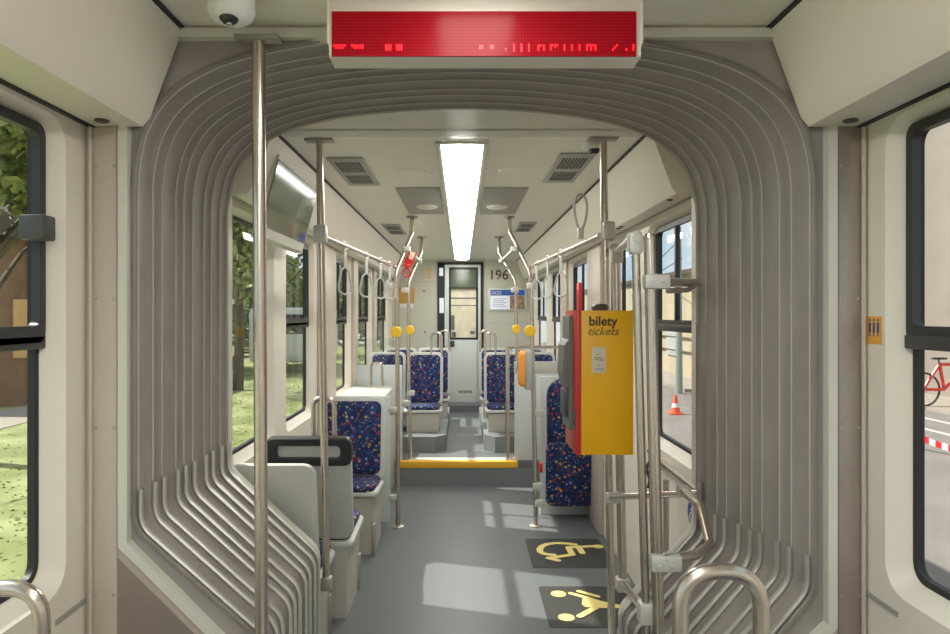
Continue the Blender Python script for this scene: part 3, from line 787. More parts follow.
# top rail joining heads
mb = MB(); mb.tube([h+Vector((-0.005, 0.02, 0.014)), h2+Vector((0, -0.02, 0.012))], 0.014, 12); tag(build(mb, 'top_rail', 'steel'), 'short steel top rail joining the two elbow heads above the ticket machine', 'rail')
t = thing('screen_post', (0.58, 1.98, 0.0), 'thick steel post nearest the bellows, right of the ticket machine', 'post', 'steel posts by the ticket machine')
a3 = P(649.5, 238, 1.98); b3 = P(658.5, 634, 1.98); b3b = Vector((0.565, 1.98, 0.0))
mb = MB(); mb.tube([a3, b3, b3b], 0.0175, 16); mb.lathe([(0.0175, 0), (0.015, 0.012), (0, 0.016)], a3, 16); build(mb, 'tube', 'steel', t)
cl = P(657, 562, 1.97); mb = MB(); mb.box(cl+Vector((-0.022, -0.022, -0.024)), cl+Vector((0.068, 0.018, 0.024)), 0.008)
for dx in (0.0, 0.04): mb.lathe([(0.007, 0), (0.006, 0.004), (0, 0.005)], cl+Vector((dx, -0.022, -0.004)), 8, Matrix.Rotation(PI/2, 3, 'X'))
build(mb, 'lower_clamp', 'clamp_grey', t)
cu = P(651, 282, 1.97); mb = MB(); mb.box(cu+Vector((-0.022, -0.021, -0.02)), cu+Vector((0.052, 0.018, 0.022)), 0.007)
for dx in (0.0, 0.032): mb.lathe([(0.005, 0), (0.004, 0.004), (0, 0.005)], cu+Vector((dx, -0.021, 0)), 8, Matrix.Rotation(PI/2, 3, 'X'))
build(mb, 'upper_clamp', 'clamp_grey', t)
mb = MB(); mb.tube([P(660, 282, 1.97), P(698, 283, 2.42)], 0.0145, 12); tag(build(mb, 'cross_tube', 'steel'), 'steel cross tube from the thick post to the bellows frame, in front of the window', 'tube')
mb = MB(); mb.tube(fillet([P(668, 291, 2.02), P(688, 290, 2.2), P(698, 284, 2.40)], 0.03), 0.008, 8); tag(build(mb, 'thin_rod', 'steel_rough'), 'thin bent rod just below the upper cross tube', 'rod')
# bent guard tube
g1 = [P(664, 559, 1.96), P(697, 555, 2.00), P(710, 545, 2.07), P(701, 507, 2.22), P(684, 492, 2.45)]
mb = MB(); mb.tube(fillet(g1, 0.05, 5), 0.0140, 12); tag(build(mb, 'guard_tube', 'steel'), 'bent steel guard tube looping out beside the blue wheelchair sticker', 'tube')
t = thing('cross_tube', P(655, 495, 2.95), 'horizontal steel tube below the ticket machine running to the right wall', 'tube')
mb = MB(); mb.tube([P(611, 497, 2.90), P(700, 493, 2.44)], 0.0130, 12); build(mb, 'tube', 'steel', t)
mb = MB(); c_1 = P(612, 497, 2.93); mb.box(c_1-Vector((0.03, 0.024, 0.024)), c_1+Vector((0.03, 0.024, 0.024)), 0.007)
build(mb, 'clamp', 'clamp_grey', t); mb = MB(); c_1 = P(684, 491, 2.50); mb.box(c_1-Vector((0.025, 0.02, 0.018)), c_1+Vector((0.02, 0.02, 0.018)), 0.006); build(mb, 'clamp', 'clamp_grey', t)
mb = MB(); mb.tube([P(661, 462, 3.32), P(697, 491, 2.50)], 0.0125, 10); c_1 = P(664, 465, 3.3); mb.box(c_1-Vector((0.03, 0.024, 0.02)), c_1+Vector((0.02, 0.02, 0.02)), 0.006)
tag(build(mb, 'slanted_tube', 'steel'), 'slanted steel tube below the first right window', 'tube')
mb = MB(); mb.tube([P(700, 482, 2.43), P(700, 500, 2.43)], 0.012, 10); tag(build(mb, 'end_stub', 'steel_rough'), 'short upright steel stub where the tubes meet the bellows frame', 'tube')
mb = MB(); x_ = P(666, 0, 3.1).x; mb.tube([(x_, 3.1, EYE-(480-VY)/F*3.1), (x_, 3.1, 0.0)], 0.014, 10); tag(build(mb, 'thin_post', 'steel_rough'), 'thin steel post standing between the thick post and the right wall', 'post')
mb = MB(); mb.tube([P(627, 486, 3.6), P(640, 500, 3.3)], 0.014, 10); mb.tube([P(628, 523, 3.6), P(638, 533, 3.5)], 0.010, 8)
# folded wheelchair belt hanging between posts
mb = MB(); mb.tube(fillet([P(648, 450, 3.4), P(652, 458, 3.4), P(646, 468, 3.4), P(650, 480, 3.4), P(648, 488, 3.4)], 0.03), 0.008, 6)
tag(build(mb, 'safety_belt', 'handle_black'), 'black safety belt hanging between the two steel posts', 'belt')

# ------------------------------------------------------------ ticket machine
d0 = 2.62; k0 = d0/F
xa, xb = (576.5-VX)*k0, (633.5-VX)*k0; zt2, zb2 = EYE-(310.5-VY)*k0, EYE-(455-VY)*k0; yb2 = 2.90
tm = thing('ticket_machine', ((xa+xb)/2, 2.75, zb2), 'yellow and red ticket machine lettered bilety tickets, mounted on steel posts', 'ticket machine')
mb = MB(); mb.box((xa+0.018, d0, zb2), (xb, yb2, zt2), 0.003); body = build(mb, 'body', 'ticket_yellow', tm)
mb = MB(); mb.box((xa, d0-0.001, zb2-0.002), (xa+0.019, yb2, zt2+0.002), 0.004); build(mb, 'front_panel', 'ticket_red', tm)
mb = MB()   # grey front console with sloping screen hood
mb.box((xa-0.016, d0+0.08, zb2+0.08), (xa+0.002, yb2-0.02, zt2-0.02), 0.004)
q0 = zt2-0.11; mb.prism([(xa-0.012, 0, q0), (xa-0.050, 0, q0-0.05), (xa-0.058, 0, q0-0.13), (xa-0.035, 0, q0-0.20), (xa-0.012, 0, q0-0.17)], (0, 0.0, 0)) if False else None
pr_ = [(xa-0.012, q0), (xa-0.034, q0-0.03), (xa-0.040, q0-0.14), (xa-0.024, q0-0.20), (xa-0.012, q0-0.18)]
mb.loop_skin([[Vector((x_, y_, z_)) for x_, z_ in pr_] for y_ in (d0+0.09, yb2-0.03)], True, True)
build(mb, 'console', 'ticket_grey', tm, smooth=False)
mb = MB(); mb.box((xa-0.03, d0+0.10, zb2+0.13), (xa-0.004, yb2-0.05, zb2+0.24), 0.006); build(mb, 'coin_tray', 'dark_plastic', tm)
mb = MB(); mb.box((xa-0.004, d0+0.02, zb2+0.10), (xa+0.001, d0+0.07, zb2+0.17), 0.001); build(mb, 'card_slot', 'dark_plastic', tm)
mb = MB(); c = P(599, 306, 2.78); mb.lathe([(0.034, -0.02), (0.034, 0.006), (0.028, 0.014), (0, 0.015)], (c.x, 2.76, zt2+0.012), 20); build(mb, 'top_knob', 'dark_plastic', tm)
build(text_mesh('bilety', 0.050, front_at(P(603, 321.5, d0-0.0015)), 0.001, 0.0012), 'lettering', 'text_dark', body, smooth=False)
build(text_mesh('tickets', 0.045, front_at(P(603, 331.5, d0-0.0015)), 0.001, 0.0, 0.3), 'lettering', 'text_grey', body, smooth=False)
c = P(598.8, 360, d0-0.001); mb = MB(); mb.rslab(0.054, 0.1, 0.002, 0.008, Matrix.Translation(c), 0.0005); sk = build(mb, 'instruction_sticker', 'label_cream', body)
mb = MB()
for dz, x0_, w_ in ((0.020, -0.010, 0.010), (0.008, -0.018, 0.028), (0.002, -0.016, 0.034), (-0.004, 0.0, 0.02), (-0.02, -0.006, 0.008), (-0.036, -0.014, 0.034)):
    mb.box((c.x+x0_, c.y-0.0016, c.z+dz), (c.x+x0_+w_, c.y-0.0008, c.z+dz+0.0022))
build(mb, 'sticker_print', 'text_grey', sk, smooth=False)
mb = MB(); 
for z_ in (zt2-0.12, zb2+0.12): mb.box((xb-0.06, yb2-0.002, z_-0.02), (xb+0.01, 2.965, z_+0.02), 0.004)
build(mb, 'mounting_bracket', 'steel_rough', tm)

# ------------------------------------------------------------ validator
dv = 4.85; kv = dv/F
vt = thing('ticket_validator', P(523, 387, dv), 'orange fronted ticket validator box on the nearer right bent pole', 'validator')
c = P(527.5, 368, dv+0.0)
mb = MB(); mb.box((c.x-0.020, dv-0.03, c.z-0.155), (c.x+0.035, dv+0.06, c.z+0.125), 0.012); build(mb, 'body', 'grey_plastic', vt)
mb = MB(); L = []
for k_, (dx, sc_) in enumerate(((-0.018, 1.0), (-0.045, 0.98), (-0.062, 0.86), (-0.068, 0.6))):
    L.append([Vector((c.x+dx, dv+0.015+y_*sc_, c.z-0.005+z_*sc_)) for y_, z_ in rr_loop(-0.055, 0.055, -0.13, 0.13, 0.03, 4)])
mb.loop_skin(L, True, True); build(mb, 'front_cover', 'orange_plastic', vt)
mb = MB(); mb.box((c.x-0.07, dv-0.005, c.z-0.02), (c.x-0.066, dv+0.035, c.z+0.06), 0.001); build(mb, 'display', 'dark_plastic', vt)
mb = MB(); mb.box((c.x+0.02, dv+0.02, c.z-0.10), (c.x+0.065, dv+0.10, c.z-0.06), 0.005); build(mb, 'bracket', 'clamp_grey', vt)

# ------------------------------------------------------------ strap handles
def strap(rail, y, label, size=1.0, rot=0.5, first=None):
    a, b = rail; tt = (y-a.y)/(b.y-a.y); p = a + (b-a)*tt
    if first is not None:
        return copy_tree(first, loc=p, rz=rot, label=label)
    t = thing('strap_handle', p, label, 'strap handle', 'strap handles on the overhead rails')
    mb = MB(); mb.tube([p+Vector((0.021*math.cos(q), 0, 0.021*math.sin(q))) for q in [2*PI*k_/16 for k_ in range(16)]], 0.0045, 8, closed=True)
    build(mb, 'hook_ring', 'steel_rough', t)
    mb = MB(); mb.rslab(0.022, 0.09, 0.006, 0.006, Matrix.Translation(p+Vector((0, 0, -0.066))), 0.002); build(mb, 'strap', 'strap_grey', t)
    mb = MB(); L = fillet([p+Vector(v) for v in ((0, 0, -0.105), (0.03, 0, -0.125), (0.052, 0, -0.20), (0.045, 0, -0.235), (0, 0, -0.245), (-0.045, 0, -0.235), (-0.052, 0, -0.20), (-0.03, 0, -0.125), (-0.001, 0, -0.105))], 0.03, 3)
    mb.tube(L, 0.0052, 8); build(mb, 'grip_loop', 'strap_grey', t)
    t.rotation_euler = (0, 0, rot)
    return t
s0 = strap(railL, 3.42, 'strap handle on the left rail, closest to the camera', rot=1.1)
for y_, r_, lab in ((3.95, 0.9, 'second strap handle along the left rail'), (4.4, 1.0, 'third strap handle along the left rail'), (4.75, 0.8, 'farthest strap handle on the left rail by the bent pole')):
    strap(railL, y_, lab, rot=r_, first=s0)
for y_, r_, lab in ((3.85, -0.9, 'strap handle on the right rail, closest to the ticket machine'), (4.28, -1.1, 'middle strap handle on the right rail'), (4.7, -0.9, 'farthest strap handle on the right rail by the bent pole')):
    strap(railR, y_, lab, rot=r_, first=s0)
def lone_loop(pc, w, h, lab):
    mb = MB(); mb.tube([pc+Vector((w*math.cos(q)*(1-0.35*(1-math.sin(q))/2), 0, h*math.sin(q))) for q in [2*PI*k_/24 for k_ in range(24)]], 0.006, 8, closed=True)
    return tag(build(mb, 'wire_loop', 'strap_grey'), lab, 'loop')
t = thing('upright_loop', P(581, 236, 3.25), 'large pale loop handle standing up above the right handrail', 'loop')
pc = P(580.5, 212, 3.25)
mb = MB(); mb.tube([pc+Vector((0.038*math.cos(q)*(1-0.45*(1-math.sin(q))/2), 0, 0.085*math.sin(q))) for q in [2*PI*k_/26 for k_ in range(26)]], 0.0065, 8, closed=True); build(mb, 'grip_loop', 'strap_grey', t)
mb = MB(); mb.box(pc+Vector((-0.014, -0.012, -0.13)), pc+Vector((0.014, 0.012, -0.075)), 0.004); build(mb, 'holder', 'clamp_grey', t)

# loops on the wires in front of 196
mb = MB(); pc = P(503, 272, 6.0); mb.tube([P(x_, y_, 6.26) for x_, y_ in ((510, 262), (498, 276), (500, 283), (507, 281), (513, 279), (506, 262), (503, 258))], 0.0022, 6)
tag(build(mb, 'wire_loop', 'strap_grey'), 'thin pale wire loop hanging in front of the number 196', 'loop')

# ------------------------------------------------------------ seats
def seat(name, label, group, black_handle=False, loop=None, podz=0.0, w=0.42):
    """origin on floor under the front edge centre, faces -Y"""
    o = Vector((0, 0, 0))
    t = thing(name, o, label, 'seat', group)
    tilt = Matrix.Rotation(math.radians(-9), 4, 'X')
    mb = MB(); mt = Matrix.Translation((0, 0.43, 0.68)) @ tilt
    mb.rslab(w+0.02, 0.56, 0.035, 0.055, mt, 0.012)
    mb.rslab(w+0.02, 0.43, 0.035, 0.05, Matrix.Translation((0, 0.21, 0.385)) @ Matrix.Rotation(math.radians(87), 4, 'X'), 0.012)
    build(mb, 'shell', 'seat_shell', t)
    mb = MB(); mb.rslab(w-0.035, 0.50, 0.030, 0.045, Matrix.Translation((0, 0.408, 0.685)) @ tilt, 0.012); build(mb, 'backrest_pad', 'seat_fabric', t)
    mb = MB(); mb.rslab(w-0.025, 0.40, 0.045, 0.05, Matrix.Translation((0, 0.195, 0.418)) @ Matrix.Rotation(math.radians(87), 4, 'X'), 0.018); build(mb, 'cushion', 'seat_fabric', t)
    if black_handle:
        mb = MB(); mh = Matrix.Translation((0, 0.487, 0.885)) @ tilt
        def L(w_, h_, r_, y_):
            return [mh @ Vector((a, y_, b)) for a, b in rr_loop(-w_/2, w_/2, -h_/2, h_/2, r_, 4)]
        W = w+0.03
        mb.loop_skin([L(W, 0.15, 0.04, -0.028), L(W, 0.15, 0.04, 0.008), L(W-0.01, 0.14, 0.04, 0.014), L(W-0.11, 0.075, 0.02, 0.014), L(W-0.12, 0.065, 0.02, 0.008), L(W-0.12, 0.065, 0.02, -0.028), L(W, 0.15, 0.04, -0.028)], True)
        build(mb, 'top_handle', 'handle_black', t)
    if loop is not None:
        x_ = loop; mb = MB()
        mb.tube(fillet([(x_-0.055, 0.46, 0.90), (x_-0.055, 0.475, 1.16), (x_+0.055, 0.475, 1.16), (x_+0.055, 0.46, 0.90)], 0.05, 6), 0.0125, 12)
        build(mb, 'grab_loop', 'steel', t)
    if podz:
        mb = MB(); mb.prism([(-w/2+0.02, 0.05, podz), (-w/2+0.02, 0.44, podz), (-w/2+0.02, 0.42, 0.37), (-w/2+0.02, 0.02, 0.37)], (w-0.04, 0, 0)); build(mb, 'seat_base', 'pod_beige', t, smooth=False)
    else:
        mb = MB(); mb.prism([(-w/2+0.02, 0.05, 0.0), (-w/2+0.02, 0.44, 0.0), (-w/2+0.02, 0.42, 0.37), (-w/2+0.02, 0.02, 0.37)], (w-0.04, 0, 0))
        build(mb, 'seat_base', 'pod_beige', t, smooth=False)
        for x_ in (w/2-0.03, -w/2+0.008):
            mb = MB(); mb.box((x_, 0.03, 0.0), (x_+0.022, 0.075, 0.20), 0.003); build(mb, 'kick_plate', 'steel_rough', t)
    return t
def place(t, loc, rz=0): t.location = loc; t.rotation_euler = (0, 0, rz)
sB = seat('tram_seat', 'blue speckled fabric seat facing the camera before the left white partition', None)
place(sB, (-0.755, 4.30, 0.0)); 
sA = seat('tram_seat', 'grey seat back with black slotted handle and steel loop, seen from behind', None, black_handle=True, loop=-0.075)
place(sA, (-0.765, 3.88, 0.0), PI); sA.scale = (0.96, 1, 0.965)
s0_ = seat('tram_seat', 'nearest plain grey seat back behind the left bellows tubes', None, w=0.355)
place(s0_, (-0.803, 3.34, 0.0), PI); s0_.scale = (1, 1, 0.95)
hs = seat('tram_seat', 'blue speckled aisle seat left of the aisle, front row on the raised floor', 'blue seats on the raised floor', loop=0.12, w=0.36, podz=0.186)
place(hs, (-0.39, 6.72, HZ-0.035))
G = 'blue seats on the raised floor'
copy_tree(hs, (-0.33, 7.62, HZ-0.035), 0, 'blue speckled aisle seat left of the aisle, second row on the raised floor', G)
hw = seat('tram_seat', 'blue speckled window seat on the left, front row on the raised floor', G, w=0.36, podz=0.186)
place(hw, (-0.785, 6.75, HZ-0.035))
copy_tree(hw, (-0.735, 7.65, HZ-0.035), 0, 'blue speckled window seat on the left, second row on the raised floor', G)
hr = seat('tram_seat', 'blue speckled aisle seat right of the aisle, front row on the raised floor', G, loop=-0.12, w=0.36, podz=0.186)
place(hr, (0.42, 6.72, HZ-0.035))
copy_tree(hr, (0.395, 7.62, HZ-0.035), 0, 'blue speckled aisle seat right of the aisle, second row on the raised floor', G)
copy_tree(hw, (0.79, 7.65, HZ-0.035), 0, 'blue speckled window seat on the right, second row on the raised floor', G)
copy_tree(hw, (0.795, 6.75, HZ-0.035), 0, 'blue speckled window seat on the right, front row on the raised floor', G)
# podiums under the raised seats
for s, x0_, lab in ((-1, -0.155, 'grey vinyl covered podium left of the aisle under the raised seats'), (1, 0.215, 'grey vinyl covered podium right of the aisle under the raised seats')):
    x1_ = s*0.985
    y0_ = 6.5
    poly = [(x0_, y0_+0.12, HZ), (x0_-s*-0.10, y0_, HZ), (x1_, y0_, HZ), (x1_, 8.6, HZ), (x0_, 8.6, HZ)]
    mb = MB(); mb.prism([Vector(p) for p in poly], (0, 0, 0.15)); tag(build(mb, 'seat_podium', 'step_vinyl', smooth=False), lab, 'podium', 'seat podiums')
# seats of the near car whose loops show in the foreground
nf = seat('tram_seat', 'foreground right seat carrying the thick inverted U steel grab loop', 'seats of the near car', w=0.40)
lp = MB(); x1_, x2_ = (680-VX)*0.00187-0.62, (760.5-VX)*0.00187-0.62
lp.tube(fillet([(x1_, 0.46, 0.90), (x1_, 0.46, EYE-(571-VY)*0.00187), (x2_, 0.46, EYE-(571-VY)*0.00187), (x2_, 0.46, 0.90)], 0.072, 8), 0.0150, 18)
build(lp, 'grab_loop', 'steel', nf)
for ch in nf.children:
    if ch.name.split('.')[0] in ('shell', 'backrest_pad'): ch.scale = (1, 1, 0.90)
nf.location = (0.62, 0.81, 0)
nl = seat('tram_seat', 'foreground left seat whose steel loop shows in the bottom left corner', 'seats of the near car', w=0.40)
lp = MB(); lp.tube(fillet([(-0.20, 0.46, 0.90), (-0.20, 0.46, 1.028), (-0.065, 0.46, 1.028), (-0.065, 0.46, 0.90)], 0.07, 8), 0.0150, 18)
build(lp, 'grab_loop', 'steel', nl)
for ch in nl.children:
    if ch.name.split('.')[0] in ('shell', 'backrest_pad'): ch.scale = (1, 1, 0.90)
nl.location = (-0.72, 0.81, 0)
# ------------------------------------------------------------ fold-up seat on right
t = thing('folding_seat', (0.78, 5.1, 0.1), 'tall blue speckled folding seat on the right behind the validator pole', 'seat')
mb = MB(); c = P(568.5, 428, 5.0)
mb.rslab(0.385, 0.70, 0.06, 0.13, Matrix.Translation((0.835, 5.16, 0.70)) @ Matrix.Rotation(math.radians(-3), 4, 'X'), 0.02, n=8); build(mb, 'backrest_pad', 'seat_fabric', t)
mb = MB(); mb.rslab(0.40, 0.48, 0.07, 0.06, Matrix.Translation((0.825, 5.07, 0.345)) @ Matrix.Rotation(math.radians(3), 4, 'X'), 0.025, n=6); build(mb, 'cushion', 'seat_fabric', t)
mb = MB(); mb.box((0.64, 5.17, 0.12), (0.92, 5.20, 1.0), 0.005); build(mb, 'back_plate', 'seat_shell', t)
mb = MB(); mb.box((0.578, 5.05, 0.36), (0.60, 5.12, 0.43), 0.005); build(mb, 'hinge_cap', 'red_print', t)
mb = MB(); mb.tube(fillet([(0.98, 5.1, 0.47), (1.0-0.02, 5.05, 0.41), (0.98, 5.1, 0.33)], 0.03), 0.011, 8); mb.tube([(0.95, 5.12, 0.40), (0.985, 5.12, 0.40)], 0.012, 8); build(mb, 'hinge', 'handle_black', t)
mb = MB(); mb.box((0.60, 5.215, 0.0), (0.985, 5.245, 1.06), 0.006); tag(build(mb, 'partition_panel', 'partition_white'), 'beige partition panel behind the tall folding seat', 'partition')
# ------------------------------------------------------------ partitions
t = thing('partition', (-0.7, 4.9, 0), 'white partition panel behind the blue seat, clamped to the left bent pole', 'partition')
mb = MB(); mb.box((-0.984, 4.88, 0.05), (-0.515, 4.905, 0.95), 0.008); build(mb, 'panel', 'partition_white', t)
for z_ in (0.85, 0.22): mb = MB(); mb.box((-0.53, 4.875, z_-0.02), (-0.47, 4.91, z_+0.02), 0.005); build(mb, 'clamp', 'clamp_grey', t)
mb = MB(); mb.box((-0.984, 5.05, 0.0), (-0.60, 6.08, 0.90), 0.03); tag(build(mb, 'equipment_cabinet', 'pod_beige'), 'pale equipment cabinet behind the left partition, before the step', 'cabinet')
mb = MB(); c = P(378, 386, 5.6); mb.tube(fillet([P(371, 386, 5.5), P(371, 363, 5.5), P(382, 363, 5.5), P(382, 386, 5.5)], 0.04, 5), 0.011, 8)
tag(build(mb, 'grab_loop', 'steel'), 'steel grab loop on top of the pale cabinet', 'grab handle')
t = thing('glass_screen', (-0.70, 6.16, HZ), 'white and clear screen at the step beside the farther left pole', 'partition')
mb = MB(); mb.box((-0.985, 6.14, HZ), (-0.54, 6.165, 1.08), 0.008); build(mb, 'panel', 'partition_white', t)
mb = MB(); mb.box((-0.98, 6.146, 1.08), (-0.56, 6.154, 1.32), 0.002); build(mb, 'glass', 'clear_screen', t)
t = thing('partition', (0.66, 6.16, HZ), 'white partition with steel top rail right of the step', 'partition')
mb = MB(); mb.box((0.475, 6.15, HZ), (0.985, 6.18, 1.09), 0.008); build(mb, 'panel', 'partition_white', t)
mb = MB(); mb.box((0.47, 6.145, 1.0), (0.985, 6.185, 1.11), 0.01); build(mb, 'top_ledge', 'pod_beige', t)
mb = MB(); mb.tube([P(505, 347, 6.14), P(560, 347, 6.14)], 0.014, 10); build(mb, 'rail', 'steel', t)
mb = MB(); x_ = P(507.5, 0, 6.14).x; mb.tube([(x_, 6.14, 1.25), (x_, 6.14, HZ)], 0.02, 10); build(mb, 'post', 'steel', t)

# ------------------------------------------------------------ wall monitor on left cove
mo = thing('wall_monitor', (-0.86, 3.62, 1.84), 'dark glossy video monitor hanging under the left cove panel', 'monitor')
corners = [((271, 163), 0), ((315, 196), 0), ((302, 247), 0), ((261, 214), 0)]
def onx(px, py, x): 
    d = x*F/(px-VX); return Vector((x, d, EYE-(py-VY)/F*d))
# plane: top edge at x=-.80, bottom edge at x=-.86
q = [onx(270, 163, -0.81), onx(316, 196, -0.81), onx(303, 247, -0.865), onx(260, 211, -0.865)]
y0_, y1_ = 2.93, 3.72
zt4, zb4 = EYE+0.655, EYE+0.375
def mon(y, u, n): # u 0 top..1 bottom
    x = -0.795 - 0.075*u; return Vector((x - n*0.96, y, zt4 + (zb4-zt4)*u - n*0.26))
def mon_box(ya, yb_, ua, ub, n0, n1):
    mb = MB(); mb.loop_skin([[mon(ya, ua, n0), mon(yb_, ua, n0), mon(yb_, ub, n0), mon(ya, ub, n0)], [mon(ya, ua, n1), mon(yb_, ua, n1), mon(yb_, ub, n1), mon(ya, ub, n1)]], True, True); return mb
build(mon_box(y0_+0.0, y1_+0.02, -0.12, 1.12, 0.0, 0.035), 'housing', 'frame_trim', mo, smooth=False)
build(mon_box(y0_, y1_, -0.04, 0.97, -0.004, 0.002), 'screen', 'monitor_glass', mo, smooth=False)
build(mon_box(y1_-0.10, y1_-0.02, 0.80, 0.93, -0.006, -0.003), 'logo_sticker', 'blue_sign', mo, smooth=False)

# ------------------------------------------------------------ rear wall fittings
def bw(px, py, dy=0.0): return P(px, py, YB-dy)
dr = struct_empty('door_1', P(462, 403, YB))
mb = MB()
def bwbox(mb, x0, x1, y0, y1, n0, n1, bev=0.0):
    a = bw(x0, y1); b = bw(x1, y0); mb.box((a.x, YB-n1, a.z), (b.x, YB-n0, b.z), bev); return mb
kk = YB
mb = MB(); bwbox(mb, 437.5, 444.5, 264, 405, 0, 0.02); bwbox(mb, 480.5, 483.5, 264, 400, 0, 0.02); bwbox(mb, 437.5, 483.5, 262, 265.5, 0, 0.02)
build(mb, 'door_frame', 'rubber_black', dr, smooth=False)
mb = MB(); bwbox(mb, 439.2, 443.2, 268, 276, 0.02, 0.024); bwbox(mb, 439.5, 444, 298, 313, 0.02, 0.024); build(mb, 'side_glass', 'screen_white', dr, smooth=False)
mb = MB(); bwbox(mb, 444.8, 450, 265, 402, 0.0, 0.045, 0.004); bwbox(mb, 477, 480.5, 265, 402, 0.0, 0.045, 0.004); bwbox(mb, 449, 478, 265, 269, 0.0, 0.045, 0.004); bwbox(mb, 449, 478, 339, 402, 0, 0.045, 0.004)
dl = build(mb, 'door_leaf', 'door_white', dr)
mb = MB(); bwbox(mb, 449, 478, 268, 288, 0.005, 0.025); build(mb, 'window_blind', 'monitor_glass', dr, smooth=False)
mb = MB(); bwbox(mb, 449, 451, 268.5, 339, 0.03, 0.05); bwbox(mb, 476, 478, 268.5, 339, 0.03, 0.05); bwbox(mb, 449, 478, 267.5, 269.5, 0.03, 0.05); bwbox(mb, 449, 478, 337.5, 339.5, 0.03, 0.05); bwbox(mb, 449, 478, 287.5, 288.7, 0.03, 0.05)
build(mb, 'window_gasket', 'rubber_black', dr, smooth=False)
mb = MB(); bwbox(mb, 450.5, 477, 288, 338.5, 0.0035, 0.006); build(mb, 'pane', 'cab_cream', dr, smooth=False)
mb = MB(); bwbox(mb, 451, 476, 297.5, 299, 0.006, 0.010); bwbox(mb, 451, 476, 305, 306, 0.006, 0.010); bwbox(mb, 451, 454.5, 315, 330, 0.006, 0.014, 0.02); bwbox(mb, 452, 456, 332, 337, 0.006, 0.012, 0.015); bwbox(mb, 470, 475, 331, 334, 0.006, 0.012, 0.01)
build(mb, 'cab_view', 'ticket_grey', dr, smooth=False)
mb = MB(); bwbox(mb, 449.8, 454.5, 340.5, 346.5, 0.045, 0.08, 0.008); build(mb, 'handle', 'dark_plastic', dr)
mb = MB(); bwbox(mb, 457, 474, 388, 395, 0.045, 0.05); lv = build(mb, 'lower_vent', 'frame_trim', dr, smooth=False)
mb = MB()
for i in range(6): bwbox(mb, 459+i*2.3, 460.3+i*2.3, 390, 393, 0.05, 0.052)
build(mb, 'vent_slots', 'vent_dark', lv, smooth=False)
tag(build(text_mesh('196', 0.19, front_at(bw(498.6, 275.3, 0.004)), 0.002, 0.0018), 'fleet_number', 'text_dark', smooth=False), 'black number 196 on the rear wall above the info screen', 'number')
t = thing('info_screen', bw(508, 311), 'passenger info screen with blue header reading 10:22 on the rear wall', 'screen')
mb = MB(); bwbox(mb, 488.5, 526.5, 288.5, 310.5, 0, 0.03, 0.006); build(mb, 'frame', 'door_white', t)
mb = MB(); bwbox(mb, 490.5, 524.5, 290, 295.5, 0.03, 0.034); hd = build(mb, 'header', 'screen_blue', t, smooth=False)
build(text_mesh('10:22', 0.066, front_at(bw(496.2, 293, 0.036)), 0.001, 0.0), 'lettering', 'white_print', hd, smooth=False)
mb = MB(); bwbox(mb, 490.5, 509.5, 296, 309, 0.03, 0.033); tl = build(mb, 'text_page', 'screen_white', t, smooth=False)
mb = MB()
for i in range(5): bwbox(mb, 493, 507 - (i % 2)*3, 298.5+i*1.9, 299.2+i*1.9, 0.033, 0.0345)
build(mb, 'text_lines', 'grey_plastic', tl, smooth=False)
mb = MB(); bwbox(mb, 509.8, 524.5, 296, 309, 0.03, 0.033); build(mb, 'picture', 'screen_photo', t, smooth=False)
mb = MB(); bwbox(mb, 396.5, 414.5, 287.5, 303.5, 0, 0.012, 0.003); t = tag(build(mb, 'amber_panel', 'amber_panel'), 'amber panel on the rear wall behind the left poles', 'panel')
mb = MB(); bwbox(mb, 400, 413, 303.8, 308, 0, 0.02, 0.003); tag(build(mb, 'small_sign', 'white_print'), 'small white sign just below the amber panel', 'sign')
t = thing('notice', bw(429, 279), 'pale printed notice on the rear wall left of the cab door', 'notice')
mb = MB(); bwbox(mb, 425, 433.5, 266.5, 280.5, 0, 0.003); n_ = build(mb, 'sheet', 'cream_paper', t, smooth=False)
mb = MB()
for i in range(5): bwbox(mb, 426.5, 432.0-(i % 2), 268.5+i*2.2, 269.3+i*2.2, 0.003, 0.0045)
build(mb, 'print', 'amber_panel', n_, smooth=False)
for x_, y_, lab_ in ((424, 291, 'upper'), (425, 332, 'lower')):
    mb = MB(); c = bw(x_, y_); mb.lathe([(0.014, 0), (0.012, 0.006), (0, 0.008)], c, 12, Matrix.Rotation(PI/2, 3, 'X'))
    tag(build(mb, 'wall_stud', 'dark_plastic'), lab_ + ' small dark stud on the rear wall left of the cab door', 'stud')
mb = MB(); bwbox(mb, 400, 437, 281.6, 282.2, 0, 0.002); bwbox(mb, 486, 540, 323, 323.5, 0, 0.002); struct(mb, 'trim_60', 'grey_plastic', smooth=False)
mb = MB(); t = None
c = Vector((0.984, 5.62, 1.66)); mb.box(c-Vector((0.03, 0.05, 0.14)), c+Vector((0.0, 0.05, 0.14)), 0.01); tt_ = tag(build(mb, 'door_release_box', 'red_print'), 'red door release box on the right wall past the ticket machine', 'box')

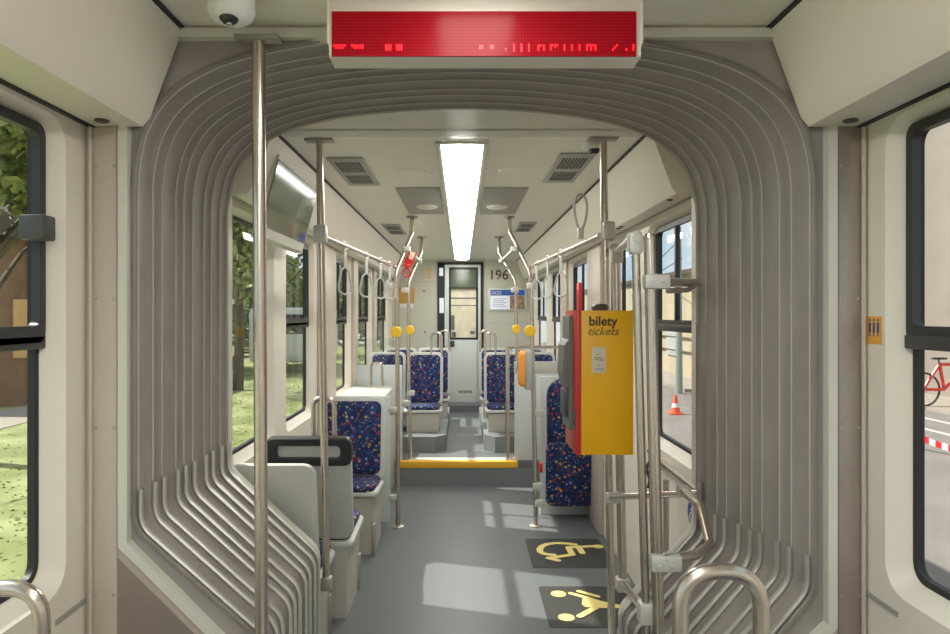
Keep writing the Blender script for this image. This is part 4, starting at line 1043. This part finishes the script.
# ------------------------------------------------------------ signs and stickers
st_ = thing('warning_sticker', Vector((NC+1.029, 1.74, EYE-0.08)), 'orange sticker with three dark figures on the right wall beside the near window', 'sticker')
xw = NC+1.03
yA, yB_ = 1.0*xw*F/(882-VX), 1.0*xw*F/(867-VX)
mb = MB(); mb.box((xw-0.0015, yA, EYE-0.078), (xw+0.0005, yB_, EYE-0.006)); s1_ = build(mb, 'sticker', 'orange_sticker', st_, smooth=False)
mb = MB(); 
for i in range(3):
    yy = yA + (yB_-yA)*(0.22+0.27*i); r_ = 0.0035
    mb.box((xw-0.0022, yy-0.0045, EYE-0.048), (xw-0.0012, yy+0.0045, EYE-0.022)); mb.box((xw-0.0022, yy-0.003, EYE-0.019), (xw-0.0012, yy+0.003, EYE-0.013)); mb.box((xw-0.0022, yy-0.002, EYE-0.058), (xw-0.0012, yy+0.002, EYE-0.048))
build(mb, 'pictogram', 'blue_sign', s1_, smooth=False)
# wheelchair sticker on right wall
c = Vector((0.9835, 2.93, 0)); dd = 0.984*F/(692-VX); c = Vector((0.984, dd, EYE-(514-VY)/F*dd))
t = thing('wheelchair_sticker', c, 'round blue wheelchair sticker on the right wall below the first window', 'sticker')
def oval(r, x, pts=28): return [Vector((x, c.y+r*math.cos(2*PI*k_/pts), c.z+r*math.sin(2*PI*k_/pts)*0.95)) for k_ in range(pts)]
mb = MB(); mb.loop_skin([oval(0.055, 0.9855), oval(0.055, 0.983)], True, True); b_ = build(mb, 'disc', 'blue_sign', t)
mb = MB()
mb.tube([c+Vector((-0.002, 0.022*math.cos(a_)-0.004, 0.022*math.sin(a_)-0.012)) for a_ in [PI*0.75+k_*PI*1.25/10 for k_ in range(11)]], 0.003, 6)
mb.tube([c+Vector((-0.002, a_, b__)) for a_, b__ in ((-0.003, 0.03), (-0.003, 0.0), (0.018, 0.0), (0.026, -0.024))], 0.003, 6)
mb.tube([c+Vector((-0.002, -0.003, 0.016)), c+Vector((-0.002, 0.014, 0.014))], 0.0025, 6)
mb.lathe([(0.006, 0), (0, 0.002)], c+Vector((-0.002, -0.003, 0.040)), 10, Matrix.Rotation(-PI/2, 3, 'Y'))
build(mb, 'pictogram', 'white_print', b_)
# small grey handle slot on walls near windows handled as trim (floor height line)
mb = MB(); mb.box((NC+1.026, 1.66, 0.80), (NC+1.031, 1.79, 0.812)); struct(mb, 'trim_61', 'hatch_grey', smooth=False)
mb = MB(); mb.box((NC-1.031, 1.66, 0.78), (NC-1.026, 1.79, 0.792)); struct(mb, 'trim_62', 'hatch_grey', smooth=False)

# ------------------------------------------------------------ floor pictograms
def Fz(cx_, cy_, z=0.004): return FL(515+cx_/6.1, 530+cy_/6.1, 0.0) + Vector((0, 0, z))
ZS = [0.004]
def stroke(mb, pts, w, z=None):
    ZS[0] += 0.0
    z = 0.004
    pts = [Fz(a_, b__, z) for a_, b__ in pts]
    for a_, b__ in zip(pts, pts[1:]):
        d_ = (b__-a_).normalized(); n__ = Vector((-d_.y, d_.x, 0))*w/2
        ZS[0] += 0.00006; o_ = Vector((0, 0, ZS[0]-0.004)); mb.face([a_-n__+o_, b__-n__+o_, b__+n__+o_, a_+n__+o_])
    for p in pts:
        ZS[0] += 0.00006; p = p+Vector((0, 0, ZS[0]-0.004))
        mb.face([p+Vector((w/2*math.cos(2*PI*k_/14), w/2*math.sin(2*PI*k_/14), 0.0)) for k_ in range(14)])
def floor_plate(y0_, y1_, label):
    t = thing('floor_sign', (0.68, (y0_+y1_)/2, 0.0), label, 'floor sign', 'dark floor signs by the door')
    mb = MB(); L1 = rr_loop(0.43, 0.93, y0_, y1_, 0.02, 3)
    mb.loop_skin([[Vector((a_, b__, 0.0)) for a_, b__ in L1], [Vector((a_, b__, 0.002)) for a_, b__ in L1]], True, True)
    build(mb, 'plate', 'sign_panel', t, smooth=False); return t
t = floor_plate(4.12, 4.655, 'dark floor sign with yellow wheelchair symbol')
mb = MB(); stroke(mb, fillet([Vector((a_, b__, 0)) for a_, b__ in ((365, 90), (290, 84), (190, 88), (138, 120), (165, 152), (235, 158))], 60, 5) if False else [(365, 92), (330, 87), (290, 84), (240, 84), (195, 90), (165, 102), (150, 120), (155, 138), (180, 150), (235, 156)], 0.042)
stroke(mb, [(480, 103), (325, 110), (350, 155), (205, 176), (262, 190)], 0.042); stroke(mb, [(385, 106), (412, 145)], 0.042)
c = Fz(508, 104); mb.face([c+Vector((0.036*math.cos(2*PI*k_/20), 0.036*math.sin(2*PI*k_/20), 0)) for k_ in range(20)])
build(mb, 'wheelchair_symbol', 'sign_yellow', t, smooth=False)
t = floor_plate(3.335, 3.84, 'dark floor sign with two yellow figures holding hands, nearest the camera')
mb = MB()
for a_, b__ in ((265, 393), (313, 537)):
    c = Fz(a_, b__); mb.face([c+Vector((0.042*math.cos(2*PI*k_/20), 0.042*math.sin(2*PI*k_/20), 0)) for k_ in range(20)])
stroke(mb, [(340, 392), (440, 420)], 0.030); stroke(mb, [(390, 380), (505, 412)], 0.030); stroke(mb, [(395, 532), (510, 470)], 0.036)
mb.face([Fz(a_, b__, 0.0045) for a_, b__ in ((412, 420), (440, 408), (520, 436), (640, 462), (640, 482), (500, 480), (430, 474), (408, 458))])
build(mb, 'people_symbol', 'sign_yellow', t, smooth=False)

# ------------------------------------------------------------ exterior
GZ = -0.36
mb = MB(); mb.box((-40, -12, GZ-0.1), (-1.6, 45, GZ)); struct(mb, 'ground', 'grass', smooth=False)
mb = MB(); mb.box((-1.6, -12, GZ-0.1), (2.2, 45, GZ-0.01)); struct(mb, 'ground', 'asphalt', smooth=False)
mb = MB(); mb.box((2.2, -12, GZ-0.1), (9.2, 45, GZ)); struct(mb, 'road', 'asphalt', smooth=False)
mb = MB(); mb.box((5.4, 16.5, GZ), (6.5, 45, GZ+0.08)); mb.box((9.2, -12, GZ-0.1), (12, 45, GZ+0.06)); struct(mb, 'pavement', 'pavement', smooth=False)
mb = MB(); mb.box((-9, -12, GZ), (-7.6, 16, GZ+0.012)); struct(mb, 'path', 'pavement', smooth=False)
mb = MB(); 
mb.box((7.6, 3, GZ), (7.7, 16, GZ+0.006)); mb.box((8.4, 3, GZ), (8.5, 16, GZ+0.006)); struct(mb, 'road_marking', 'line_white', smooth=False)
# grass tufts as uncountable stuff
mb = MB()
for i in range(9000):
    x_ = max(-8.4, -1.9-abs(random.gauss(0, 1))*4.5); y_ = random.uniform(1.5, 22); h_ = random.uniform(0.008, 0.022); a_ = random.uniform(0, PI); w_ = 0.02
    dx, dy = math.cos(a_)*w_, math.sin(a_)*w_; lx, ly = random.uniform(-.06, .06), random.uniform(-.06, .06)
    v = [mb.bm.verts.new(p) for p in ((x_-dx, y_-dy, GZ), (x_+dx, y_+dy, GZ), (x_+lx, y_+ly, GZ+h_))]; mb.bm.faces.new(v)
tag(build(mb, 'grass_blades', 'grass', smooth=False), 'short sunlit lawn grass outside the left windows', 'grass', kind='stuff')

# buildings on the right
def building(name, x0, y0, y1, h, depth, wallm, wins, label, roofm='roof_brown'):
    t = thing(name, (x0+depth/2, (y0+y1)/2, GZ), label, 'building')
    mb = MB(); mb.box((x0, y0, GZ), (x0+depth, y1, GZ+h)); build(mb, 'wall', wallm, t, smooth=False)
    mb = MB(); mb.box((x0-0.15, y0-0.15, GZ+h), (x0+depth+0.15, y1+0.15, GZ+h+0.12)); build(mb, 'roof', roofm, t, smooth=False)
    for (ya, yb_, za, zb_) in wins:
        mb = MB(); mb.box((x0-0.05, ya-0.08, za-0.08), (x0+0.02, yb_+0.08, zb_+0.08), 0.01); w_ = build(mb, 'window_frame', 'line_white', t)
        mb = MB(); mb.box((x0-0.06, ya, za), (x0-0.045, yb_, zb_)); mb2 = build(mb, 'window_pane', 'screen_photo' if False else 'grey_plastic', w_, smooth=False)
    return t
building('low_building', 6.5, 17.6, 42, 3.05, 6, 'plaster_cream', [(20.2, 21.4, 0.35, 1.15), (24.5, 25.7, 0.35, 1.15), (29, 30.2, 0.35, 1.15)], 'low cream building across the road beyond the first right window')
building('tall_building', 10.8, -8, 17.0, 8.5, 7, 'plaster_grey', [(2.2, 3.4, 1.4, 3.2), (-3.0, -1.8, 1.4, 3.2)], 'tall pale plastered building seen through the near right window')
mb = MB(); mb.tube([(10.78, 12, 1.05), (10.78, 17, 1.15)], 0.02, 6); 
tag(build(mb, 'wall_cable', 'line_white'), 'pale cable running across the plastered building wall', 'cable')
mb = MB(); 
for i, z_ in enumerate((0.45, 0.85)): mb.tube([(6.45, 17.7, z_), (6.45, 40, z_-0.02)], 0.025, 6)
tag(build(mb, 'facade_pipe', 'roof_brown'), 'thin dark pipes along the low cream building front', 'pipe')
# lamp pole seen in right window
lpole = P(679, 260, 16.2); mb = MB(); mb.tube([(lpole.x+0.0, 16.2, GZ), (lpole.x, 16.2, 3.62)], [0.09, 0.055], 10) 
tag(build(mb, 'street_pole', 'lamp_pole_grey'), 'grey street pole against the sky in the first right window', 'pole')
mb = MB(); 
for z_, z2_ in ((3.0, 2.4), (2.6, 2.1)): mb.tube([(4.2, 13, z_), (9.0, 34, z2_+1.0)], 0.012, 5)
tag(build(mb, 'overhead_wire', 'rubber_black'), 'overhead wires crossing the sky outside the right windows', 'wire')
# traffic cone
cc_ = FL(675.5, 414, GZ); t = thing('traffic_cone', cc_, 'orange and white traffic cone standing on the road', 'cone')
mb = MB(); mb.box(cc_+Vector((-0.13, -0.13, 0)), cc_+Vector((0.13, 0.13, 0.03)), 0.01); mb.lathe([(0.09, 0.03), (0.02, 0.37), (0, 0.38)], cc_, 20); build(mb, 'cone_body', 'cone_orange', t)
mb = MB(); mb.lathe([(0.074, 0.13), (0.050, 0.22), (0.045, 0.22)], cc_, 20); build(mb, 'white_band', 'tape_white', t)
# bicycle
by = 13.6; bz = GZ
Bp = lambda px, py: P(px, py, by)
t = thing('bicycle', FL(932, 405, GZ), 'red bicycle parked by the plastered building wall', 'bicycle')
w1 = P(923, 394, by); Rw = 0.33; w1.z = GZ+0.06+Rw; w2 = w1+Vector((1.05, 0.0, 0))
for wc in (w1, w2):
    mb = MB(); mb.tube([wc+Vector((Rw*math.cos(a_), 0, Rw*math.sin(a_))) for a_ in [2*PI*k_/28 for k_ in range(28)]], 0.02, 8, closed=True); wh = build(mb, 'wheel', 'tyre', t)
    mb = MB()
    for k_ in range(12):
        a_ = 2*PI*k_/12; mb.tube([wc, wc+Vector((Rw*math.cos(a_), 0, Rw*math.sin(a_)))], 0.003, 4)
    mb.cyl(wc+Vector((0, -0.04, 0)), wc+Vector((0, 0.04, 0)), 0.03, 10); build(mb, 'spokes', 'steel_rough', wh)
mb = MB(); seatp = w1+Vector((0.33, 0, 0.50)); bbp = w1+Vector((0.42, 0, 0.0)); hd_ = w2+Vector((-0.18, 0, 0.50))
for a_, b__ in ((w1, bbp), (w1, seatp), (seatp, bbp), (bbp, hd_), (seatp, hd_), (hd_, w2)): mb.tube([a_, b__], 0.032, 8)
build(mb, 'frame', 'bike_red', t)
mb = MB(); mb.box(seatp+Vector((-0.14, -0.06, 0.10)), seatp+Vector((0.12, 0.06, 0.14)), 0.015); mb.tube([seatp, seatp+Vector((-0.02, 0, 0.11))], 0.014, 8); build(mb, 'saddle', 'tyre', t)
mb = MB(); mb.tube([hd_, hd_+Vector((0, 0, 0.15)), hd_+Vector((0.0, -0.25, 0.18))], 0.014, 8); mb.tube([hd_+Vector((0, 0, 0.15)), hd_+Vector((0.0, 0.25, 0.18))], 0.014, 8); build(mb, 'handlebar', 'dark_plastic', t)
# barrier tape
t = thing('barrier_tape', P(940, 440, 9.0), 'red and white barrier tape strung over the road outside the near right window', 'tape')
a_ = P(905, 430, 9.6); b__ = P(1010, 452, 8.6)
for i in range(16):
    p = a_+(b__-a_)*(i/16); q_ = a_+(b__-a_)*((i+1)/16); sag = lambda u: Vector((0, 0, -0.12*math.sin(PI*u)))
    p = p+sag(i/16); q_ = q_+sag((i+1)/16); h_ = Vector((0, 0, 0.045)); e_ = Vector((0.0, 0.002, 0))
    mb = MB(); mb.loop_skin([[p-h_, q_-h_, q_+h_, p+h_], [p-h_+e_, q_-h_+e_, q_+h_+e_, p+h_+e_]], True, True)
    build(mb, 'stripe', 'red_print' if i % 2 else 'tape_white', t, smooth=False)
for i, q_ in enumerate((a_, b__+Vector((0.01, 0, 0)))):
    mb = MB(); mb.tube([(q_.x, q_.y+0.03, GZ), (q_.x, q_.y+0.03, q_.z+0.06)], 0.02, 8); build(mb, 'stake', 'cone_orange', t)

# trees and shed on the left
def tree(loc, h, r, n, name, label, leafm='leaves', seed=1, trunk=0.16, low=0.35):
    rnd = random.Random(seed); L = Vector(loc)
    t = thing(name, L, label, 'tree', None)
    mb = MB(); mb.tube([L, L+Vector((0.05, 0, h*0.3)), L+Vector((-0.05, 0.1, h*0.6)), L+Vector((0, 0, h*0.85))], [trunk, trunk*0.8, trunk*0.5, trunk*0.15], 8)
    for k_ in range(7):
        a0 = rnd.uniform(0, 2*PI); z0_ = h*rnd.uniform(0.3, 0.65); e = L+Vector((math.cos(a0)*r*0.75, math.sin(a0)*r*0.75, z0_+h*0.2))
        mb.tube([L+Vector((0, 0, z0_)), (L+Vector((0, 0, z0_))+e)/2+Vector((0, 0, 0.15)), e], [trunk*0.4, trunk*0.25, trunk*0.08], 6)
    build(mb, 'trunk', 'bark', t)
    mb = MB(); blobs = [(Vector((rnd.uniform(-.6, .6)*r, rnd.uniform(-.6, .6)*r, h*rnd.uniform(low, 0.92))), rnd.uniform(0.3, 0.5)*r) for _ in range(16)]
    for i in range(n):
        c, br = rnd.choice(blobs); d_ = Vector((rnd.gauss(0, 1), rnd.gauss(0, 1), rnd.gauss(0, 0.8))).normalized()*br*rnd.random()**0.4
        p = L+c+d_; s_ = rnd.uniform(0.05, 0.11)*(1 + h*0.06)
        u = Vector((rnd.gauss(0, 1), rnd.gauss(0, 1), rnd.gauss(0, 1))).normalized(); v = u.orthogonal().normalized()
        vs = [mb.bm.verts.new(q_) for q_ in (p-u*s_, p-v*s_*0.55, p+u*s_, p+v*s_*0.55)]; mb.bm.faces.new(vs)
    cr = build(mb, 'crown', leafm, t, smooth=False); 
    return t
specs = [((-6.0, 8.6, GZ), 5.4, 2.0, 5200, 'leafy_tree', 'bright leafy tree close outside the near left window', 'leaves', 3, 0.12, 0.55),
         ((-5.6, 17.0, GZ), 6.5, 2.4, 6500, 'leafy_tree', 'tree behind the lawn seen in the first left window of the far car', 'leaves', 4, 0.14, 0.45),
         ((-8.2, 31.0, GZ), 8.5, 3.4, 7000, 'leafy_tree', 'tree standing behind the white van', 'leaves', 5),
         ((-17.5, 20.0, GZ), 9.5, 3.0, 6000, 'leafy_tree', 'tall dark tree rising behind the brown shed', 'leaves_dark', 6),
         ((-10.8, 23.5, GZ), 9.0, 3.2, 6000, 'leafy_tree', 'large dark tree between the shed and the pavilion', 'leaves_dark', 7),
         ((-4.2, 36, GZ), 8.0, 2.8, 5000, 'leafy_tree', 'most distant tree, seen past the far left windows', 'leaves', 8)]
for s_ in specs: tree(*s_)
# shed
t = thing('garden_shed', (-11.0, 16.0, GZ), 'brown wooden shed with dark roof behind the lawn', 'shed')
mb = MB(); mb.box((-13.0, 14.0, GZ), (-9.0, 17.5, GZ+3.6)); build(mb, 'wall', 'wood_brown', t, smooth=False)
mb = MB(); mb.prism([Vector((-8.6, 13.6, GZ+3.45)), Vector((-13.4, 13.6, GZ+3.45)), Vector((-13.4, 13.6, GZ+3.65)), Vector((-11, 13.6, GZ+5.0)), Vector((-8.6, 13.6, GZ+3.65))], (0, 4.3, 0)); build(mb, 'roof', 'roof_brown', t, smooth=False)
for i in range(5):
    mb = MB(); mb.box((-12.6+i*0.85, 13.93, GZ+1.0), (-12.25+i*0.85, 14.0, GZ+2.2), 0.01); build(mb, 'board', 'wood_orange', t)
t = thing('garden_pavilion', (-9.5, 29.0, GZ), 'pale pavilion wall behind the lawn in the first left window of the far car', 'building')
mb = MB(); mb.box((-12.8, 27.6, GZ), (-9.4+1.2, 27.9, GZ+2.6)) if False else mb.box((-14.0, 28.0, GZ), (-12.0, 31, GZ+2.6)); build(mb, 'wall', 'plaster_cream', t, smooth=False)
mb = MB(); mb.box((-14.3, 27.7, GZ+2.6), (-11.7, 31.3, GZ+2.8)); build(mb, 'roof', 'roof_brown', t, smooth=False)
# white van far
vb = Vector((-5.8, 24, GZ)); t = thing('white_van', vb, 'white van parked beyond the lawn, seen in the second left window', 'van')
mb = MB(); mb.box(vb+Vector((-1.0, -2.4, 0.35)), vb+Vector((1.0, 2.4, 2.1)), 0.15); build(mb, 'van_body', 'car_white', t)
mb = MB(); mb.box(vb+Vector((-0.85, -2.42, 1.25)), vb+Vector((0.85, -2.3, 1.9)), 0.05); mb.box(vb+Vector((0.98, -1.8, 1.25)), vb+Vector((1.01, 1.8, 1.85)), 0.01); build(mb, 'van_window', 'window_dark', t)
for dx in (-0.85, 0.85):
    for dy in (-1.5, 1.5):
        mb = MB(); mb.cyl(vb+Vector((dx-0.12, dy, 0.36)), vb+Vector((dx+0.12, dy, 0.36)), 0.36, 18); build(mb, 'wheel', 'tyre', t)
# bench on lawn
bb = Vector((-7.4, 23.5, GZ)); t = thing('park_bench', bb, 'dark red park bench on the lawn in the first left window of the far car', 'bench')
mb = MB()
for i in range(4): mb.box(bb+Vector((-0.5, -0.3+i*0.12, 0.42)), bb+Vector((0.5, -0.21+i*0.12, 0.45)), 0.005)
for i in range(4): mb.box(bb+Vector((-0.5, 0.19, 0.52+i*0.1)), bb+Vector((0.5, 0.22, 0.6+i*0.1)), 0.005)
build(mb, 'slats', 'wood_brown', t)
for dx in (-0.42, 0.42):
    mb = MB(); mb.box(bb+Vector((dx-0.03, -0.3, 0)), bb+Vector((dx+0.03, -0.24, 0.42))); mb.box(bb+Vector((dx-0.03, 0.16, 0)), bb+Vector((dx+0.03, 0.22, 0.9))); mb.box(bb+Vector((dx-0.03, -0.3, 0.37)), bb+Vector((dx+0.03, 0.2, 0.42))); build(mb, 'leg', 'roof_brown', t)
# hedge behind lawn
mb = MB(); rnd = random.Random(11)
for i in range(16000):
    x_ = -23+rnd.uniform(-0.9, 0.9); y_ = rnd.uniform(2, 44); z_ = GZ+rnd.random()**0.7*3.2; s_ = 0.16
    if i % 3: y_ = 42+rnd.uniform(-1, 1); x_ = rnd.uniform(-18, -2.2); z_ = GZ+rnd.random()**0.7*4.5; s_ = 0.2
    p = Vector((x_, y_, z_)); u = Vector((rnd.gauss(0, 1), rnd.gauss(0, 1), rnd.gauss(0, 1))).normalized(); v = u.orthogonal().normalized()
    mb.bm.faces.new([mb.bm.verts.new(q_) for q_ in (p-u*s_, p-v*s_*0.6, p+u*s_, p+v*s_*0.6)])
tag(build(mb, 'hedge', 'leaves_dark', smooth=False), 'long dark green hedge closing off the lawn on the left', 'hedge')

# ------------------------------------------------------------ light, world, camera
sun = bpy.data.lights.new('sun', 'SUN'); sun.energy = 6.0; sun.angle = math.radians(0.8); sun.color = (1.0, 0.95, 0.86)
so = bpy.data.objects.new('sun', sun); COL.objects.link(so)
so.rotation_euler = Vector((1.0, -0.30, -1.14)).to_track_quat('-Z', 'Y').to_euler(); so.location = (-6, 6, 10)
w = bpy.data.worlds.new('sky'); sc.world = w; w.use_nodes = True; nt = w.node_tree; bg = nt.nodes['Background']
tc = nt.nodes.new('ShaderNodeTexCoord'); mp = nt.nodes.new('ShaderNodeMapping'); mp.inputs['Scale'].default_value = (1, 1, 2.2)
n = nt.nodes.new('ShaderNodeTexNoise'); n.inputs['Scale'].default_value = 2.6; n.inputs['Detail'].default_value = 6
nt.links.new(tc.outputs['Generated'], mp.inputs[0]); nt.links.new(mp.outputs[0], n.inputs['Vector'])
cr = nt.nodes.new('ShaderNodeValToRGB'); cr.color_ramp.elements[0].position = 0.42; cr.color_ramp.elements[0].color = (0.50, 0.68, 0.88, 1)
cr.color_ramp.elements[1].position = 0.58; cr.color_ramp.elements[1].color = (0.92, 0.93, 0.92, 1)
nt.links.new(n.outputs['Fac'], cr.inputs[0]); nt.links.new(cr.outputs[0], bg.inputs['Color']); bg.inputs['Strength'].default_value = 0.88

cam = bpy.data.cameras.new('camera'); co = bpy.data.objects.new('camera', cam); COL.objects.link(co)
co.location = (0, 0, EYE); co.rotation_euler = (PI/2, 0, 0)
cam.sensor_width = 36; cam.lens = F*36/950; cam.shift_x = 13/950; cam.shift_y = -3/950; cam.clip_start = 0.05
sc.camera = co
sc.view_settings.view_transform = 'Standard'; sc.view_settings.look = 'None'; sc.view_settings.gamma = 1.0
sc.view_settings.use_curve_mapping = False; sc.view_settings.exposure = 0.45
sc.cycles.max_bounces = 10; sc.cycles.diffuse_bounces = 6; sc.cycles.transparent_max_bounces = 16; sc.cycles.glossy_bounces = 4
sc.cycles.sample_clamp_indirect = 6.0
